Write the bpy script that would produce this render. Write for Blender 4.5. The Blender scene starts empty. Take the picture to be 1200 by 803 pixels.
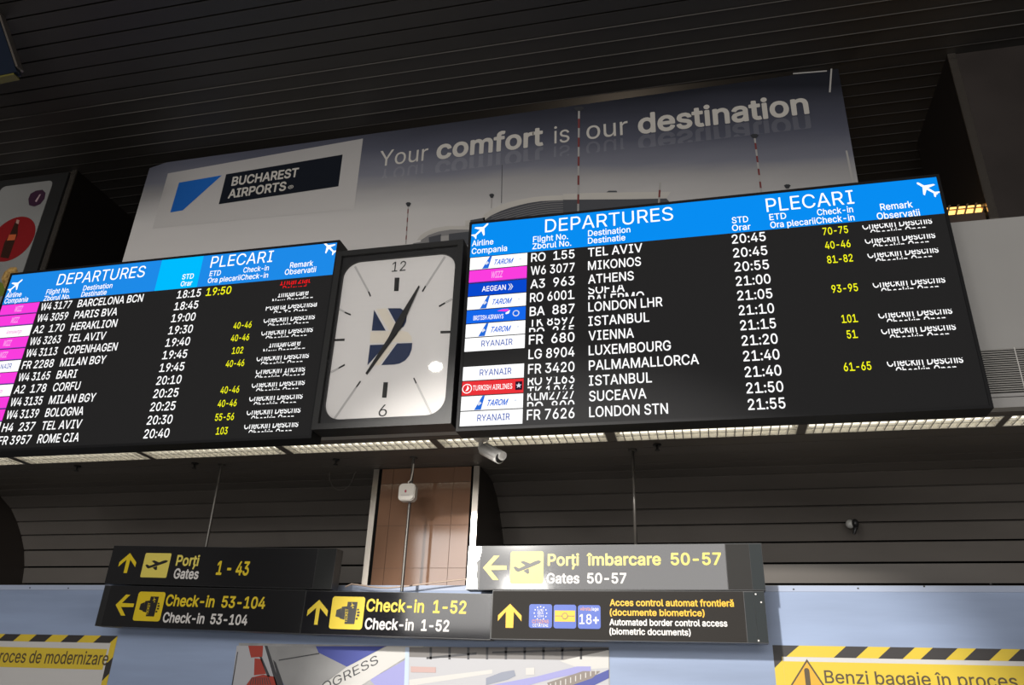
import bpy, bmesh, math, random
from mathutils import Vector, Matrix
random.seed(4)
SC = bpy.context.scene
COL = SC.collection

# ------------------------------------------------------------------ camera, world, lights, exposure
CAM = Vector((0.0, 0.0, 1.6))
FPX, PITCH, ROLL, YAW = 933.73, 0.434659, 0.0367431, -0.24415      # focal length in pixels of the 1200 px wide frame
def cam_axes():
    cy, sy, cp, sp, cr, sr = math.cos(YAW), math.sin(YAW), math.cos(PITCH), math.sin(PITCH), math.cos(ROLL), math.sin(ROLL)
    fwd = Vector((sy*cp, cy*cp, sp)); right = Vector((cy, -sy, 0)); up = right.cross(fwd)
    return right*cr + up*sr, up*cr - right*sr, fwd
RX, UY, FW = cam_axes()
cd = bpy.data.cameras.new('camera'); co = bpy.data.objects.new('camera', cd); COL.objects.link(co)
cd.sensor_width = 36.0; cd.sensor_fit = 'HORIZONTAL'; cd.lens = FPX/1200*36.0; cd.clip_start = .05
co.matrix_world = Matrix(((RX.x, UY.x, -FW.x, CAM.x), (RX.y, UY.y, -FW.y, CAM.y), (RX.z, UY.z, -FW.z, CAM.z), (0, 0, 0, 1)))
SC.camera = co
SC.view_settings.view_transform = 'Standard'; SC.view_settings.look = 'None'
SC.view_settings.exposure = 0.0; SC.view_settings.gamma = 1.0; SC.view_settings.use_curve_mapping = False
W = bpy.data.worlds.new('world'); SC.world = W; W.use_nodes = True
W.node_tree.nodes['Background'].inputs[0].default_value = (1.0, .95, .9, 1)
W.node_tree.nodes['Background'].inputs[1].default_value = 0.16
def area_light(name, loc, target, sx, sy, power, color):
    l = bpy.data.lights.new(name, 'AREA'); l.shape = 'RECTANGLE'; l.size = sx; l.size_y = sy; l.energy = power; l.color = color
    o = bpy.data.objects.new(name, l); COL.objects.link(o); o.location = loc
    o.rotation_euler = (Vector(target)-Vector(loc)).to_track_quat('-Z', 'Y').to_euler(); return o
# daylight through the long row of high windows in the hall's entrance wall, behind the photographer
area_light('clerestory_window_light', (-1.4, -8.6, 4.75), (-1.4, 6, 3.0), 12.8, 2.6, 760, (1.0, .97, .94))
# added low fill light that reaches under the boards to brighten the cove
area_light('added_low_fill_light', (0.0, -8.6, 1.35), (0.0, 6, 2.4), 10.0, 1.8, 350, (1.0, .97, .94))
# a sunlit pane in that window row
area_light('sunlit_window_pane', (-4.55, -8.55, 4.42), (-1.3, 6, 2.5), 1.0, .6, 130, (1.0, .97, .92))
# added unseen warm fill that brightens the upper gallery's ceiling
gl_ = bpy.data.lights.new('added_gallery_fill', 'POINT'); gl_.energy = 55; gl_.color = (1.0, .8, .6); gl_.shadow_soft_size = .15
go_ = bpy.data.objects.new('added_gallery_fill', gl_); COL.objects.link(go_); go_.location = (-.6, 7.6, 5.5)
# one floodlight up on that wall, aimed at the signs
sl = bpy.data.lights.new('hall_floodlight', 'SPOT'); sl.energy = 10300; sl.color = (1.0, .96, .9); sl.shadow_soft_size = .28
sl.spot_size = math.radians(20); sl.spot_blend = .13
so = bpy.data.objects.new('hall_floodlight', sl); COL.objects.link(so); so.location = (-4.4, -7.0, 6.0)
so.rotation_euler = (Vector((-.57, 6.3, .95))-Vector(so.location)).to_track_quat('-Z', 'Y').to_euler()
# a round ceiling downlight (mirrored in the clock glass)
dl = bpy.data.lights.new('ceiling_downlight', 'AREA'); dl.shape = 'DISK'; dl.size = .2; dl.energy = 4; dl.color = (1, .96, .88)
do = bpy.data.objects.new('ceiling_downlight', dl); COL.objects.link(do); do.location = (-3.9, -.84, 6.44)
do.rotation_euler = (Vector((-2.5, 1.5, 0))-Vector(do.location)).to_track_quat('-Z', 'Y').to_euler()

# ------------------------------------------------------------------ helpers
SK = [0.0, 0.0]                        # (centre x, roll) of the slightly askew sign being built
def at(px, py, Y):                     # the point of the vertical plane y = Y seen at a photograph pixel -> (x, z)
    d = RX*((px-600)/FPX) - UY*((py-401.5)/FPX) + FW
    p = CAM + d*(Y/d.y); return (p.x, p.z+(p.x-SK[0])*SK[1])
def atZ(px, py, Z):
    d = RX*((px-600)/FPX) - UY*((py-401.5)/FPX) + FW
    return CAM + d*((Z-1.6)/d.z)
def srgb(c):
    return tuple((v/255/12.92 if v/255 <= .04045 else ((v/255+.055)/1.055)**2.4) for v in c)
MATS = {}
def mat(name, col, rough=.6, spec=.5, metal=0.0, emit=None, est=1.0, coat=0.0):
    if name in MATS: return MATS[name]
    m = bpy.data.materials.new(name); m.use_nodes = True; b = m.node_tree.nodes['Principled BSDF']
    b.inputs['Base Color'].default_value = (*col, 1); b.inputs['Roughness'].default_value = rough
    b.inputs['Specular IOR Level'].default_value = spec; b.inputs['Metallic'].default_value = metal
    b.inputs['Coat Weight'].default_value = coat
    if emit: b.inputs['Emission Color'].default_value = (*emit, 1); b.inputs['Emission Strength'].default_value = est
    MATS[name] = m; return m
def noisy(name, col, rough, spec=.4, amount=.25, scale=3.0, stretch=(1, 1, 1), metal=0.0, bump=0.0):
    m = mat(name, col, rough, spec, metal); nt = m.node_tree; b = nt.nodes['Principled BSDF']
    tc = nt.nodes.new('ShaderNodeTexCoord'); mp = nt.nodes.new('ShaderNodeMapping'); mp.inputs['Scale'].default_value = stretch
    n = nt.nodes.new('ShaderNodeTexNoise'); n.inputs['Scale'].default_value = scale; n.inputs['Detail'].default_value = 5
    r = nt.nodes.new('ShaderNodeValToRGB')
    r.color_ramp.elements[0].position = .3; r.color_ramp.elements[1].position = .7
    r.color_ramp.elements[0].color = (*[v*(1-amount) for v in col], 1); r.color_ramp.elements[1].color = (*[v*(1+amount) for v in col], 1)
    L = nt.links; L.new(tc.outputs['Object'], mp.inputs[0]); L.new(mp.outputs[0], n.inputs['Vector']); L.new(n.outputs[0], r.inputs[0]); L.new(r.outputs[0], b.inputs['Base Color'])
    if bump:
        bp = nt.nodes.new('ShaderNodeBump'); bp.inputs['Strength'].default_value = bump; L.new(n.outputs[0], bp.inputs['Height']); L.new(bp.outputs[0], b.inputs['Normal'])
    return m
def glow(name, rgb, k=1.0):            # a lit LED colour
    if name in MATS: return MATS[name]
    m = bpy.data.materials.new(name); m.use_nodes = True; nt = m.node_tree; nt.nodes.clear()
    e = nt.nodes.new('ShaderNodeEmission'); e.inputs[0].default_value = (*srgb(rgb), 1); e.inputs[1].default_value = k
    o = nt.nodes.new('ShaderNodeOutputMaterial'); nt.links.new(e.outputs[0], o.inputs[0]); MATS[name] = m; return m

class MB:
    """collects boxes, prisms, tubes and lettering; build() links them as ONE mesh object"""
    def __init__(s): s.v = []; s.f = []; s.m = []; s.mats = []; s.sm = []
    def mi(s, m):
        if m not in s.mats: s.mats.append(m)
        return s.mats.index(m)
    def add(s, vs, fs, m, smooth=False):
        o = len(s.v); k = s.mi(m); s.v += [tuple(p) for p in vs]
        for f in fs: s.f.append([o+i for i in f]); s.m.append(k); s.sm.append(smooth)
    def box(s, x0, x1, y0, y1, z0, z1, m):
        s.add([(x0,y0,z0),(x1,y0,z0),(x1,y1,z0),(x0,y1,z0),(x0,y0,z1),(x1,y0,z1),(x1,y1,z1),(x0,y1,z1)],
              [(0,1,5,4),(1,2,6,5),(2,3,7,6),(3,0,4,7),(4,5,6,7),(3,2,1,0)], m)
    def flat(s, pts, y, m):            # a polygon on the vertical plane y, facing the hall (-y)
        a = sum(pts[i][0]*pts[(i+1) % len(pts)][1]-pts[(i+1) % len(pts)][0]*pts[i][1] for i in range(len(pts)))
        if a < 0: pts = pts[::-1]
        s.add([(p[0], y, p[1]) for p in pts], [tuple(range(len(pts)))], m)
    def slab(s, pts, y0, y1, m, mside=None):       # a prism: outline (x, z) from y0 (front) to y1
        n = len(pts); a = sum(pts[i][0]*pts[(i+1) % n][1]-pts[(i+1) % n][0]*pts[i][1] for i in range(n))
        if a < 0: pts = pts[::-1]
        s.add([(p[0], y0, p[1]) for p in pts], [tuple(range(n))], m)
        s.add([(p[0], y1, p[1]) for p in pts], [tuple(range(n))[::-1]], mside or m)
        vs = [(p[0], y0, p[1]) for p in pts]+[(p[0], y1, p[1]) for p in pts]
        s.add(vs, [(i, n+i, n+(i+1) % n, (i+1) % n) for i in range(n)], mside or m)
    def tube(s, pts, r, m, n=10, caps=True):
        pts = [Vector(p) for p in pts]; vs = []; fs = []
        for i, p in enumerate(pts):
            t = ((pts[i+1] if i+1 < len(pts) else p)-(pts[i-1] if i else p)).normalized()
            a = t.orthogonal() if i == 0 else (a - t*a.dot(t)); a.normalize(); b = t.cross(a)
            rr = r[i] if isinstance(r, (list, tuple)) else r
            vs += [p+(a*math.cos(2*math.pi*k/n)+b*math.sin(2*math.pi*k/n))*rr for k in range(n)]
        for i in range(len(pts)-1):
            for k in range(n): fs.append((i*n+k, i*n+(k+1) % n, (i+1)*n+(k+1) % n, (i+1)*n+k))
        s.add(vs, fs, m, True)
        if caps:
            s.add(vs[:n], [tuple(range(n))[::-1]], m); s.add(vs[-n:], [tuple(range(n))], m)
    def ball(s, c, r, m, sc=(1, 1, 1), nu=16, nv=10):
        vs = []; fs = []
        for j in range(nv+1):
            t = math.pi*j/nv
            for i in range(nu):
                p = 2*math.pi*i/nu; vs.append((c[0]+r*sc[0]*math.sin(t)*math.cos(p), c[1]+r*sc[1]*math.sin(t)*math.sin(p), c[2]+r*sc[2]*math.cos(t)))
        for j in range(nv):
            for i in range(nu): fs.append((j*nu+i, (j+1)*nu+i, (j+1)*nu+(i+1) % nu, j*nu+(i+1) % nu))
        s.add(vs, fs, m, True)
    def build(s, name, parent=None):
        me = bpy.data.meshes.new(name); me.from_pydata(s.v, [], s.f)
        for m in s.mats: me.materials.append(m)
        me.polygons.foreach_set('material_index', s.m); me.polygons.foreach_set('use_smooth', s.sm)
        bm = bmesh.new(); bm.from_mesh(me); bmesh.ops.remove_doubles(bm, verts=bm.verts, dist=1e-7) if any(s.sm) else None
        big = [f for f in bm.faces if len(f.verts) > 4]
        if big: bmesh.ops.triangulate(bm, faces=big)
        bm.to_mesh(me); bm.free(); me.update()
        o = bpy.data.objects.new(name, me); COL.objects.link(o)
        if parent: put(o, parent)
        return o
def put(o, parent):
    o.parent = parent; bpy_loc = Vector((0, 0, 0)); p = parent
    while p: bpy_loc += p.location; p = p.parent
    o.location = o.location - bpy_loc
def thing(name, loc, label, cat, group=None):
    o = bpy.data.objects.new(name, None); COL.objects.link(o); o.location = loc; o.empty_display_size = .1
    return tag(o, label, cat, group)
def tag(o, label, cat, group=None):
    o['label'] = label; o['category'] = cat
    if group: o['group'] = group
    return o
def struct(o): o['kind'] = 'structure'; return o

# ------------------------------------------------------------------ lettering: outline glyphs (units: cap height 254)
GLYPHS = """10227|38 0 194 0 194 26 138 28 138 252 134 254 98 253 43 212 43 184 46 181 102 222 106 220 106 28 42 27 38 24
20227|32 0 192 0 195 4 195 24 192 28 80 28 78 32 167 128 178 144 185 160 191 184 187 208 180 224 170 236 152 248 132 255 112 258 92 255 72 248 56 238 43 220 35 200 33 184 36 181 60 181 64 183 68 204 77 216 88 225 112 230 136 224 148 216 158 200 160 184 155 164 140 140 32 24
60227|86 1 112 -3 132 -1 156 8 172 21 182 33 192 57 194 81 192 101 184 121 172 137 156 148 136 155 108 156 88 149 160 253 128 254 124 251 52 144 34 101 32 81 34 61 42 37 56 19 72 7|108 25 88 31 76 41 65 61 62 81 68 105 76 117 88 126 112 133 136 127 150 117 161 97 164 77 158 53 148 39 140 32 128 26
A0240|8 0 40 0 44 3 68 72 172 71 197 4 200 0 228 0 230 4 140 249 136 254 104 254 100 251|80 99 78 100 79 104 120 226 162 100
C0255|104 1 132 -3 152 -2 187 9 215 33 224 45 233 65 235 77 232 80 204 79 195 57 180 41 172 36 144 27 112 29 92 38 75 53 63 73 54 97 52 125 54 157 62 181 76 203 92 216 108 224 136 228 166 221 180 213 195 197 204 175 232 174 235 177 232 193 213 225 199 237 168 252 132 258 104 254 76 242 51 221 35 197 24 165 20 125 24 89 36 57 52 32 74 13
D0251|30 0 110 0 146 4 176 16 198 33 215 56 227 92 231 128 227 164 214 200 201 220 178 238 146 251 110 254 66 254 62 252 58 254 34 254 30 252|66 29 62 32 62 224 66 226 110 226 138 223 158 215 178 198 190 180 197 156 200 128 197 100 189 76 174 53 158 40 138 32
E0209|30 0 186 0 188 4 188 24 186 29 66 29 62 32 62 36 62 112 66 114 174 114 178 116 178 140 174 143 62 144 62 224 66 226 182 226 186 228 186 252 182 254 34 254 30 252
G0260|103 1 136 -3 164 0 188 9 209 25 224 44 236 72 239 101 239 125 236 128 144 128 141 125 141 105 144 100 204 100 207 97 204 77 197 61 188 49 172 36 156 29 132 26 112 29 94 37 75 53 63 73 54 97 52 125 54 157 64 185 74 201 92 216 112 225 132 228 156 224 168 220 187 205 194 197 204 175 232 174 236 176 226 205 212 224 188 244 168 252 132 258 104 254 76 243 51 221 35 197 24 165 20 125 24 89 36 57 56 29 76 13
I0150|16 0 132 0 135 4 134 28 96 29 91 32 91 224 96 226 132 226 135 232 135 252 132 254 20 254 16 252 16 228 20 226 56 226 59 220 59 32 56 29 16 28
L0196|30 0 178 0 181 4 181 24 178 29 66 29 62 32 62 252 58 254 34 254 30 252
N0262|30 0 62 0 62 212 102 144 190 4 194 0 230 0 232 4 232 252 230 254 202 254 199 252 200 52 198 45 171 92 70 251 66 254 34 254 30 252
O0267|104 1 136 -3 164 1 192 12 216 34 231 57 243 89 247 129 243 165 232 197 213 225 192 242 164 254 132 258 104 254 76 242 51 221 35 197 24 165 20 125 24 89 36 57 52 32 74 13|116 28 92 38 76 51 63 73 54 97 52 125 54 157 63 181 74 201 92 216 112 225 132 228 152 225 176 215 192 201 204 181 212 157 215 129 212 97 202 69 192 53 176 39 152 29 132 26
P0222|30 0 62 0 62 92 118 93 146 97 166 104 182 115 194 132 202 152 204 176 202 196 194 216 182 232 166 244 142 252 118 254 34 254 30 252|66 121 62 124 62 224 66 226 114 226 134 224 146 220 158 212 167 200 172 176 171 160 167 148 159 136 150 129 134 123
R0224|30 0 62 0 62 96 66 99 122 99 178 0 214 0 155 104 182 119 194 135 202 155 205 176 202 196 195 216 183 232 166 244 146 252 118 254 34 254 30 252|66 128 62 132 62 224 66 226 114 226 134 224 150 219 159 212 168 200 173 176 168 152 159 140 150 134 134 129
S0223|80 0 115 -4 139 -2 163 6 179 16 191 30 201 52 204 68 202 84 196 100 182 116 155 132 83 155 67 165 60 176 59 196 64 208 75 219 99 228 131 227 149 220 161 208 171 189 199 191 197 208 187 226 175 238 159 248 139 255 107 257 91 256 71 250 51 238 39 226 29 204 26 184 30 164 44 144 67 129 147 102 163 92 171 80 171 60 163 44 143 30 127 26 99 26 83 29 71 35 62 44 55 56 51 68 19 68 23 48 34 28 47 14 63 6
T0224|96 0 128 0 128 224 132 226 204 226 208 228 208 252 204 254 20 254 16 252 16 228 20 226 92 226 96 224
U0259|98 0 130 -4 158 -1 182 8 202 23 216 40 226 63 229 88 229 248 226 254 198 254 196 252 196 88 194 72 189 60 179 44 166 35 150 28 130 26 110 28 94 34 80 44 69 60 64 72 62 88 62 252 58 254 34 254 30 252 30 88 34 60 42 40 58 21 78 8
Y0236|104 0 132 0 134 4 134 104 224 248 227 252 224 254 192 254 190 252 140 172 120 133 116 135 47 252 44 254 12 254 9 252 102 104 102 4
a0195|53 0 79 -4 99 -2 119 7 135 25 138 20 139 0 167 0 167 144 161 160 153 172 131 186 119 190 99 192 67 188 51 181 39 173 21 148 27 144 47 138 51 139 59 150 73 160 99 165 111 164 127 157 137 140 138 128 135 120 131 116 51 102 31 91 22 80 17 68 15 56 17 36 23 24 33 12|75 24 59 29 49 40 46 52 51 68 67 79 135 93 137 92 138 68 136 56 123 36 103 25
g0213|71 -71 105 -75 145 -68 165 -56 176 -43 181 -31 186 -3 185 190 157 189 157 161 153 160 137 180 117 190 97 192 77 189 53 177 39 165 26 145 20 121 17 97 20 69 28 45 42 25 57 13 77 5 97 2 125 8 137 15 153 34 156 29 156 -3 152 -23 139 -39 121 -46 89 -48 69 -40 53 -23 49 -21 25 -35 41 -55|85 32 73 38 65 45 54 61 48 93 51 117 54 129 61 143 73 156 89 163 117 163 133 155 143 145 149 133 155 113 155 77 143 49 133 39 117 32 101 30
i083|29 0 57 0 57 188 53 190 29 190 26 188 26 4|32 224 45 222 58 228 62 236 63 244 57 256 41 262 33 259 25 253 22 248 22 236 26 228
m0305|26 0 54 0 57 4 58 132 63 144 70 154 86 163 98 165 118 161 126 156 134 144 137 128 138 0 166 0 168 4 169 136 174 146 186 159 198 164 210 165 222 163 234 157 245 144 248 124 248 4 250 0 278 0 278 128 276 148 270 164 262 176 250 185 234 191 218 193 202 191 177 180 161 160 158 152 154 165 146 177 126 190 110 193 86 188 69 176 58 159 56 164 56 188 54 190 30 190 26 188
n0205|26 0 54 0 57 4 57 112 58 128 63 140 72 152 82 160 106 165 122 161 134 153 145 136 148 116 148 4 150 0 178 0 179 120 176 140 170 160 158 176 147 184 130 190 114 192 94 189 75 180 58 158 56 188 54 190 30 190 26 188
o0208|77 0 105 -4 129 -1 149 8 169 26 180 44 187 64 191 96 188 120 181 144 165 167 149 180 129 189 105 192 81 189 58 180 41 165 29 148 21 124 17 92 20 68 28 44 44 20 57 9|101 24 85 27 73 33 62 44 54 60 48 96 54 128 62 144 73 155 85 161 105 165 121 162 133 156 146 144 154 128 160 92 154 60 145 43 133 32 121 26
r0130|26 0 54 0 57 4 57 116 58 132 62 140 70 151 82 158 102 163 118 162 122 164 122 192 90 190 78 185 66 174 58 160 56 164 56 188 54 190 30 190 26 188
s0182|62 0 90 -4 110 -2 130 3 145 12 154 22 164 40 166 52 163 68 150 88 138 96 118 104 72 116 62 122 55 132 54 140 56 148 63 156 78 164 94 166 110 164 118 160 126 152 134 139 158 144 161 148 158 156 147 172 138 180 114 190 94 192 74 190 58 185 42 176 34 167 26 152 23 136 27 120 36 104 54 92 118 74 127 68 133 56 131 40 123 32 110 26 94 23 74 25 62 30 53 40 46 53 22 48 19 44 30 20 42 9
u0205|68 1 90 -3 110 0 130 9 146 29 149 25 150 0 179 1 178 190 149 189 148 77 142 49 126 32 102 25 82 28 70 36 60 53 57 73 56 189 26 189 28 49 35 29 43 17 57 5
v0195|81 0 113 0 185 188 157 190 151 188 113 80 97 29 82 80 43 188 37 190 13 190 10 188
w0284|71 0 99 0 139 144 143 148 183 3 187 0 215 0 271 189 243 190 240 188 206 68 199 35 158 188 155 190 131 190 125 188 87 42 83 42 45 188 39 190 15 190 12 188 68 4
®0231|116 59 136 61 152 66 172 77 185 87 198 103 206 119 213 139 215 159 213 179 208 195 197 215 188 227 172 240 156 249 136 256 116 258 96 256 76 249 60 241 48 231 34 215 25 199 18 179 16 159 18 139 25 119 33 103 47 87 60 76 76 68 96 61|96 86 80 92 66 103 50 123 43 139 40 155 43 179 51 195 62 211 80 225 96 231 116 234 136 231 156 222 170 211 181 195 188 179 191 159 188 139 182 123 170 107 152 92 136 86 116 83|81 115 84 113 100 114 102 143 120 145 136 115 152 113 158 115 141 147 151 159 156 175 153 187 144 198 132 204 82 203|104 159 101 163 101 187 104 189 120 189 131 183 132 171 128 162 120 159
İ0194|38 0 154 0 157 4 156 28 118 29 113 32 113 224 114 228 154 226 157 232 157 252 154 254 42 254 38 252 38 228 42 226 78 228 81 220 81 32 78 29 38 28
(1137|89 -52 117 -52 122 -48 98 8 89 36 84 60 80 104 81 132 90 180 99 212 121 268 121 272 117 274 89 274 85 272 72 248 54 196 46 164 42 132 43 68 52 28 65 -12 83 -48
)1137|19 -52 47 -52 53 -48 71 -12 84 24 93 68 96 104 95 132 84 192 64 248 51 272 47 274 19 274 16 272 46 184 56 132 57 104 52 56 40 12 15 -48
-1227|57 90 169 90 172 94 172 122 169 126 165 126 57 126 53 122 53 94
.194|33 -2 49 -6 57 -5 67 2 72 10 75 22 73 30 65 41 57 46 45 47 37 45 27 38 22 30 22 14 28 2
/1125|7 -42 35 -42 40 -38 120 262 119 269 91 270 85 266 4 -34 3 -38
01227|84 -3 112 -7 140 -4 164 9 182 29 194 53 204 89 207 129 204 165 196 197 180 228 164 245 140 258 112 262 88 258 63 245 45 225 33 201 23 165 20 125 23 89 30 57 44 28 63 9|96 33 84 41 74 53 66 73 60 97 60 157 72 197 83 213 96 222 116 225 128 223 140 216 155 197 161 181 166 157 168 129 166 97 161 73 155 57 143 41 128 32 112 29
11227|38 -4 194 -4 199 0 198 29 142 32 142 252 138 258 98 258 42 217 39 212 39 180 42 175 98 214 102 212 102 36 102 32 98 31 38 31 34 28 34 24 34 0
21227|32 -4 192 -4 196 -4 199 0 199 28 196 32 88 32 87 36 172 128 183 144 192 168 195 188 192 205 185 224 172 240 154 252 136 259 112 262 88 258 71 252 52 240 38 220 31 200 29 180 32 177 64 177 68 180 72 204 80 213 88 220 112 226 132 221 144 214 154 200 156 184 151 164 138 144 30 28 28 24 28 0
31227|79 -3 110 -7 134 -5 154 2 176 17 189 33 197 49 200 73 198 93 186 116 174 130 157 141 120 149 190 229 190 253 186 258 38 258 33 257 31 253 31 225 34 222 136 221 75 153 74 125 78 120 122 117 136 113 148 105 158 88 161 73 159 61 154 49 146 40 134 33 122 30 98 30 82 35 72 41 62 53 57 69 22 70 18 65 22 45 33 25 50 10 66 1
41227|144 -4 172 -4 175 0 176 49 208 49 211 52 209 84 180 85 175 88 175 160 168 163 140 163 137 160 136 86 68 85 62 88 158 252 156 258 124 258 120 256 16 80 16 52 20 49 136 49 137 0 140 -4
51227|83 -3 110 -7 134 -5 158 6 174 19 188 37 197 57 199 81 198 101 191 121 176 145 162 157 134 168 114 171 98 169 73 161 79 221 182 222 187 225 185 257 50 258 46 257 44 253 30 125 34 122 62 119 94 132 122 133 134 128 146 118 153 109 158 93 158 69 153 53 138 37 122 31 98 30 82 38 71 49 62 69 30 69 26 65 30 45 38 28 54 11
61227|85 -3 116 -7 136 -5 156 3 173 17 187 33 195 53 198 77 196 101 189 121 177 137 160 150 140 159 116 161 104 159 101 161 164 251 164 256 160 258 123 257 48 145 37 121 30 101 28 81 30 57 38 37 52 17 68 4|108 29 92 33 78 45 68 65 66 81 72 104 80 115 92 124 112 129 136 123 148 113 158 93 160 77 153 53 144 41 128 31
71227|51 -4 83 -4 86 0 197 220 199 252 195 258 31 258 28 256 27 228 31 222 151 222 155 220 46 4 44 0 47 -4
81227|82 -3 114 -7 138 -5 158 2 181 17 192 29 202 49 203 81 197 101 178 124 161 133 182 150 191 169 195 189 192 209 185 225 172 241 154 253 134 260 114 262 94 260 70 252 54 242 43 229 34 209 31 189 35 169 45 149 66 133 46 122 30 101 24 85 22 69 25 49 34 29 46 15 66 3|90 32 74 42 63 57 63 81 74 99 98 112 114 114 130 111 150 101 163 81 162 57 155 45 142 35 130 31 110 29|94 152 81 161 72 177 70 189 76 209 90 221 102 225 126 225 138 220 150 209 154 197 155 185 150 167 138 156 126 150 110 149
91227|68 -4 100 -4 104 -1 177 108 189 132 195 152 198 172 196 196 187 220 174 236 160 248 136 259 112 262 88 258 68 250 52 237 40 222 30 200 28 176 30 152 38 132 48 119 66 104 84 97 108 93 120 94 124 92 63 4 61 0 64 -4|100 127 80 140 72 152 68 164 69 192 74 204 88 219 100 224 124 224 140 217 152 204 160 176 158 160 152 147 136 132 124 127
:194|33 -2 49 -6 57 -5 67 2 72 10 75 22 73 30 65 41 57 46 45 47 37 45 27 38 22 30 22 14 28 2|36 134 49 131 57 133 65 138 72 146 75 158 73 167 65 178 57 183 49 185 37 182 29 177 23 170 21 158 23 146
A1240|8 -4 44 -4 47 0 69 64 76 67 168 67 196 -3 232 -4 235 0 140 257 104 258 98 256 5 4 4 0|84 103 120 212 157 104
B1228|30 -4 150 -2 178 8 190 16 204 32 211 52 213 68 211 88 204 104 195 116 186 125 173 132 174 136 190 148 201 168 203 188 201 204 194 222 184 236 166 248 146 256 122 258 30 258 27 256 26 0|70 33 66 36 66 40 66 108 70 111 138 110 158 101 168 88 174 68 172 56 162 43 146 35|70 147 66 148 66 220 70 222 118 222 138 219 152 212 161 200 164 184 160 168 142 152 122 147
C1255|103 -3 132 -7 152 -6 188 5 204 16 220 33 236 61 239 77 240 81 236 84 204 84 200 81 192 60 176 43 156 34 136 30 112 33 95 41 77 57 67 73 58 101 56 129 58 157 66 181 77 197 96 213 112 221 132 224 156 220 173 213 184 203 192 194 200 173 204 170 236 170 240 173 234 197 216 228 204 239 188 248 172 256 152 260 132 262 104 258 72 245 49 225 33 201 20 165 16 125 20 89 31 57 49 29 72 9
D1251|30 -4 110 -4 146 0 178 12 202 31 220 56 231 92 235 124 231 164 219 200 203 224 178 242 146 255 110 258 30 258 27 256 26 0|70 33 66 36 66 220 70 222 110 222 138 219 158 210 174 197 185 180 193 156 196 128 193 100 185 76 172 56 157 44 138 36 106 33
E1209|30 -4 186 -4 192 0 192 28 190 32 70 33 66 36 66 108 70 110 178 110 182 116 182 144 178 147 66 148 66 220 70 222 186 222 190 228 190 252 186 258 30 258 27 256 26 0
F1205|30 -4 62 -4 66 0 66 104 70 107 174 107 177 112 177 140 174 143 66 144 66 220 70 222 186 222 189 228 189 252 186 258 30 258 27 256 26 0
G1260|102 -3 136 -7 164 -4 189 5 212 22 227 41 240 69 243 101 243 129 236 132 144 132 137 129 137 101 140 96 196 96 202 93 201 81 196 68 186 53 172 41 156 34 132 30 112 33 96 41 77 57 65 77 58 101 56 129 58 157 66 181 77 197 96 213 112 221 132 224 156 220 168 215 184 202 191 193 200 173 204 170 236 170 241 173 229 209 217 225 204 238 188 249 172 256 132 262 100 257 72 245 49 225 33 201 20 165 16 125 20 89 31 57 52 27 72 10
H1258|30 -4 62 -4 66 0 66 108 70 112 190 112 192 108 192 0 198 -4 230 -3 232 0 232 252 230 257 198 258 193 256 192 152 190 148 70 148 66 152 65 256 62 258 30 258 27 256 26 0
I1150|16 -4 132 -4 136 -4 139 0 137 32 100 33 95 36 95 220 100 222 136 222 138 224 139 252 136 258 16 258 13 256 13 224 16 222 52 222 55 216 55 36 52 33 14 32 12 28 12 0
J1198|93 -7 125 -1 149 13 167 41 172 73 172 253 169 258 137 258 132 253 132 73 129 53 121 40 105 31 93 29 77 32 65 39 56 53 51 89 17 90 13 85 18 41 36 13 61 -2
K1233|30 -4 62 -4 66 0 66 80 98 115 182 -1 186 -4 226 -3 228 0 226 4 127 144 226 250 226 257 182 258 178 256 70 137 66 140 65 256 62 258 30 258 27 256 26 0
L1196|30 -4 178 -4 182 -4 185 0 185 28 182 33 70 33 66 36 66 252 62 258 30 258 26 252 26 0
M1314|30 -4 62 -4 65 0 64 180 66 187 139 0 142 -4 146 -4 170 -4 175 0 246 183 249 176 248 0 254 -4 286 -3 288 0 288 252 286 257 238 258 235 256 172 96 158 52 79 256 74 258 30 258 27 256 26 0
N1262|30 -4 62 -4 66 0 66 197 98 142 190 -2 234 -3 236 0 236 252 234 257 202 258 196 256 196 68 194 61 71 256 66 258 30 258 27 256 26 0
O1267|103 -3 132 -7 164 -3 194 9 220 32 236 57 247 89 251 129 247 165 236 198 216 227 194 245 164 258 132 262 104 258 72 245 49 225 33 201 20 165 16 125 20 89 31 57 49 29 72 9|116 32 95 41 80 53 67 73 58 101 56 129 58 157 67 181 77 197 92 211 116 222 132 224 152 221 176 210 188 199 200 181 208 157 211 129 208 97 200 73 188 55 172 41 152 33 132 30
P1222|30 -4 62 -4 66 0 66 88 118 89 146 92 167 100 184 112 199 132 206 152 208 176 206 196 199 216 187 232 167 248 146 256 118 258 30 258 27 256 26 0|70 125 66 128 66 220 70 222 130 220 146 215 156 208 164 196 168 172 164 152 154 137 146 131 130 127
Q1267|200 -28 232 -28 238 -24 207 20 220 32 235 56 247 92 251 128 247 164 237 196 219 224 192 246 164 258 136 262 100 257 72 245 52 228 30 196 20 164 16 128 20 88 30 60 48 31 74 8 104 -3 132 -7 164 -3 176 1|120 32 112 33 92 43 77 56 68 72 58 100 56 128 58 156 67 180 80 201 94 212 112 221 136 224 152 221 172 213 188 199 200 180 208 156 211 124 208 99 201 76 184 51 156 84 124 84 120 82 121 76 151 36 148 32 136 30
R1224|30 -4 62 -4 66 0 66 92 70 95 122 94 174 -2 214 -4 218 0 164 100 164 104 186 118 198 134 206 152 209 176 206 200 198 220 186 235 170 247 146 256 118 258 30 258 27 256 26 0|70 132 66 136 66 220 70 222 130 220 146 217 157 208 165 196 169 176 163 152 157 144 146 136 134 133
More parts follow.
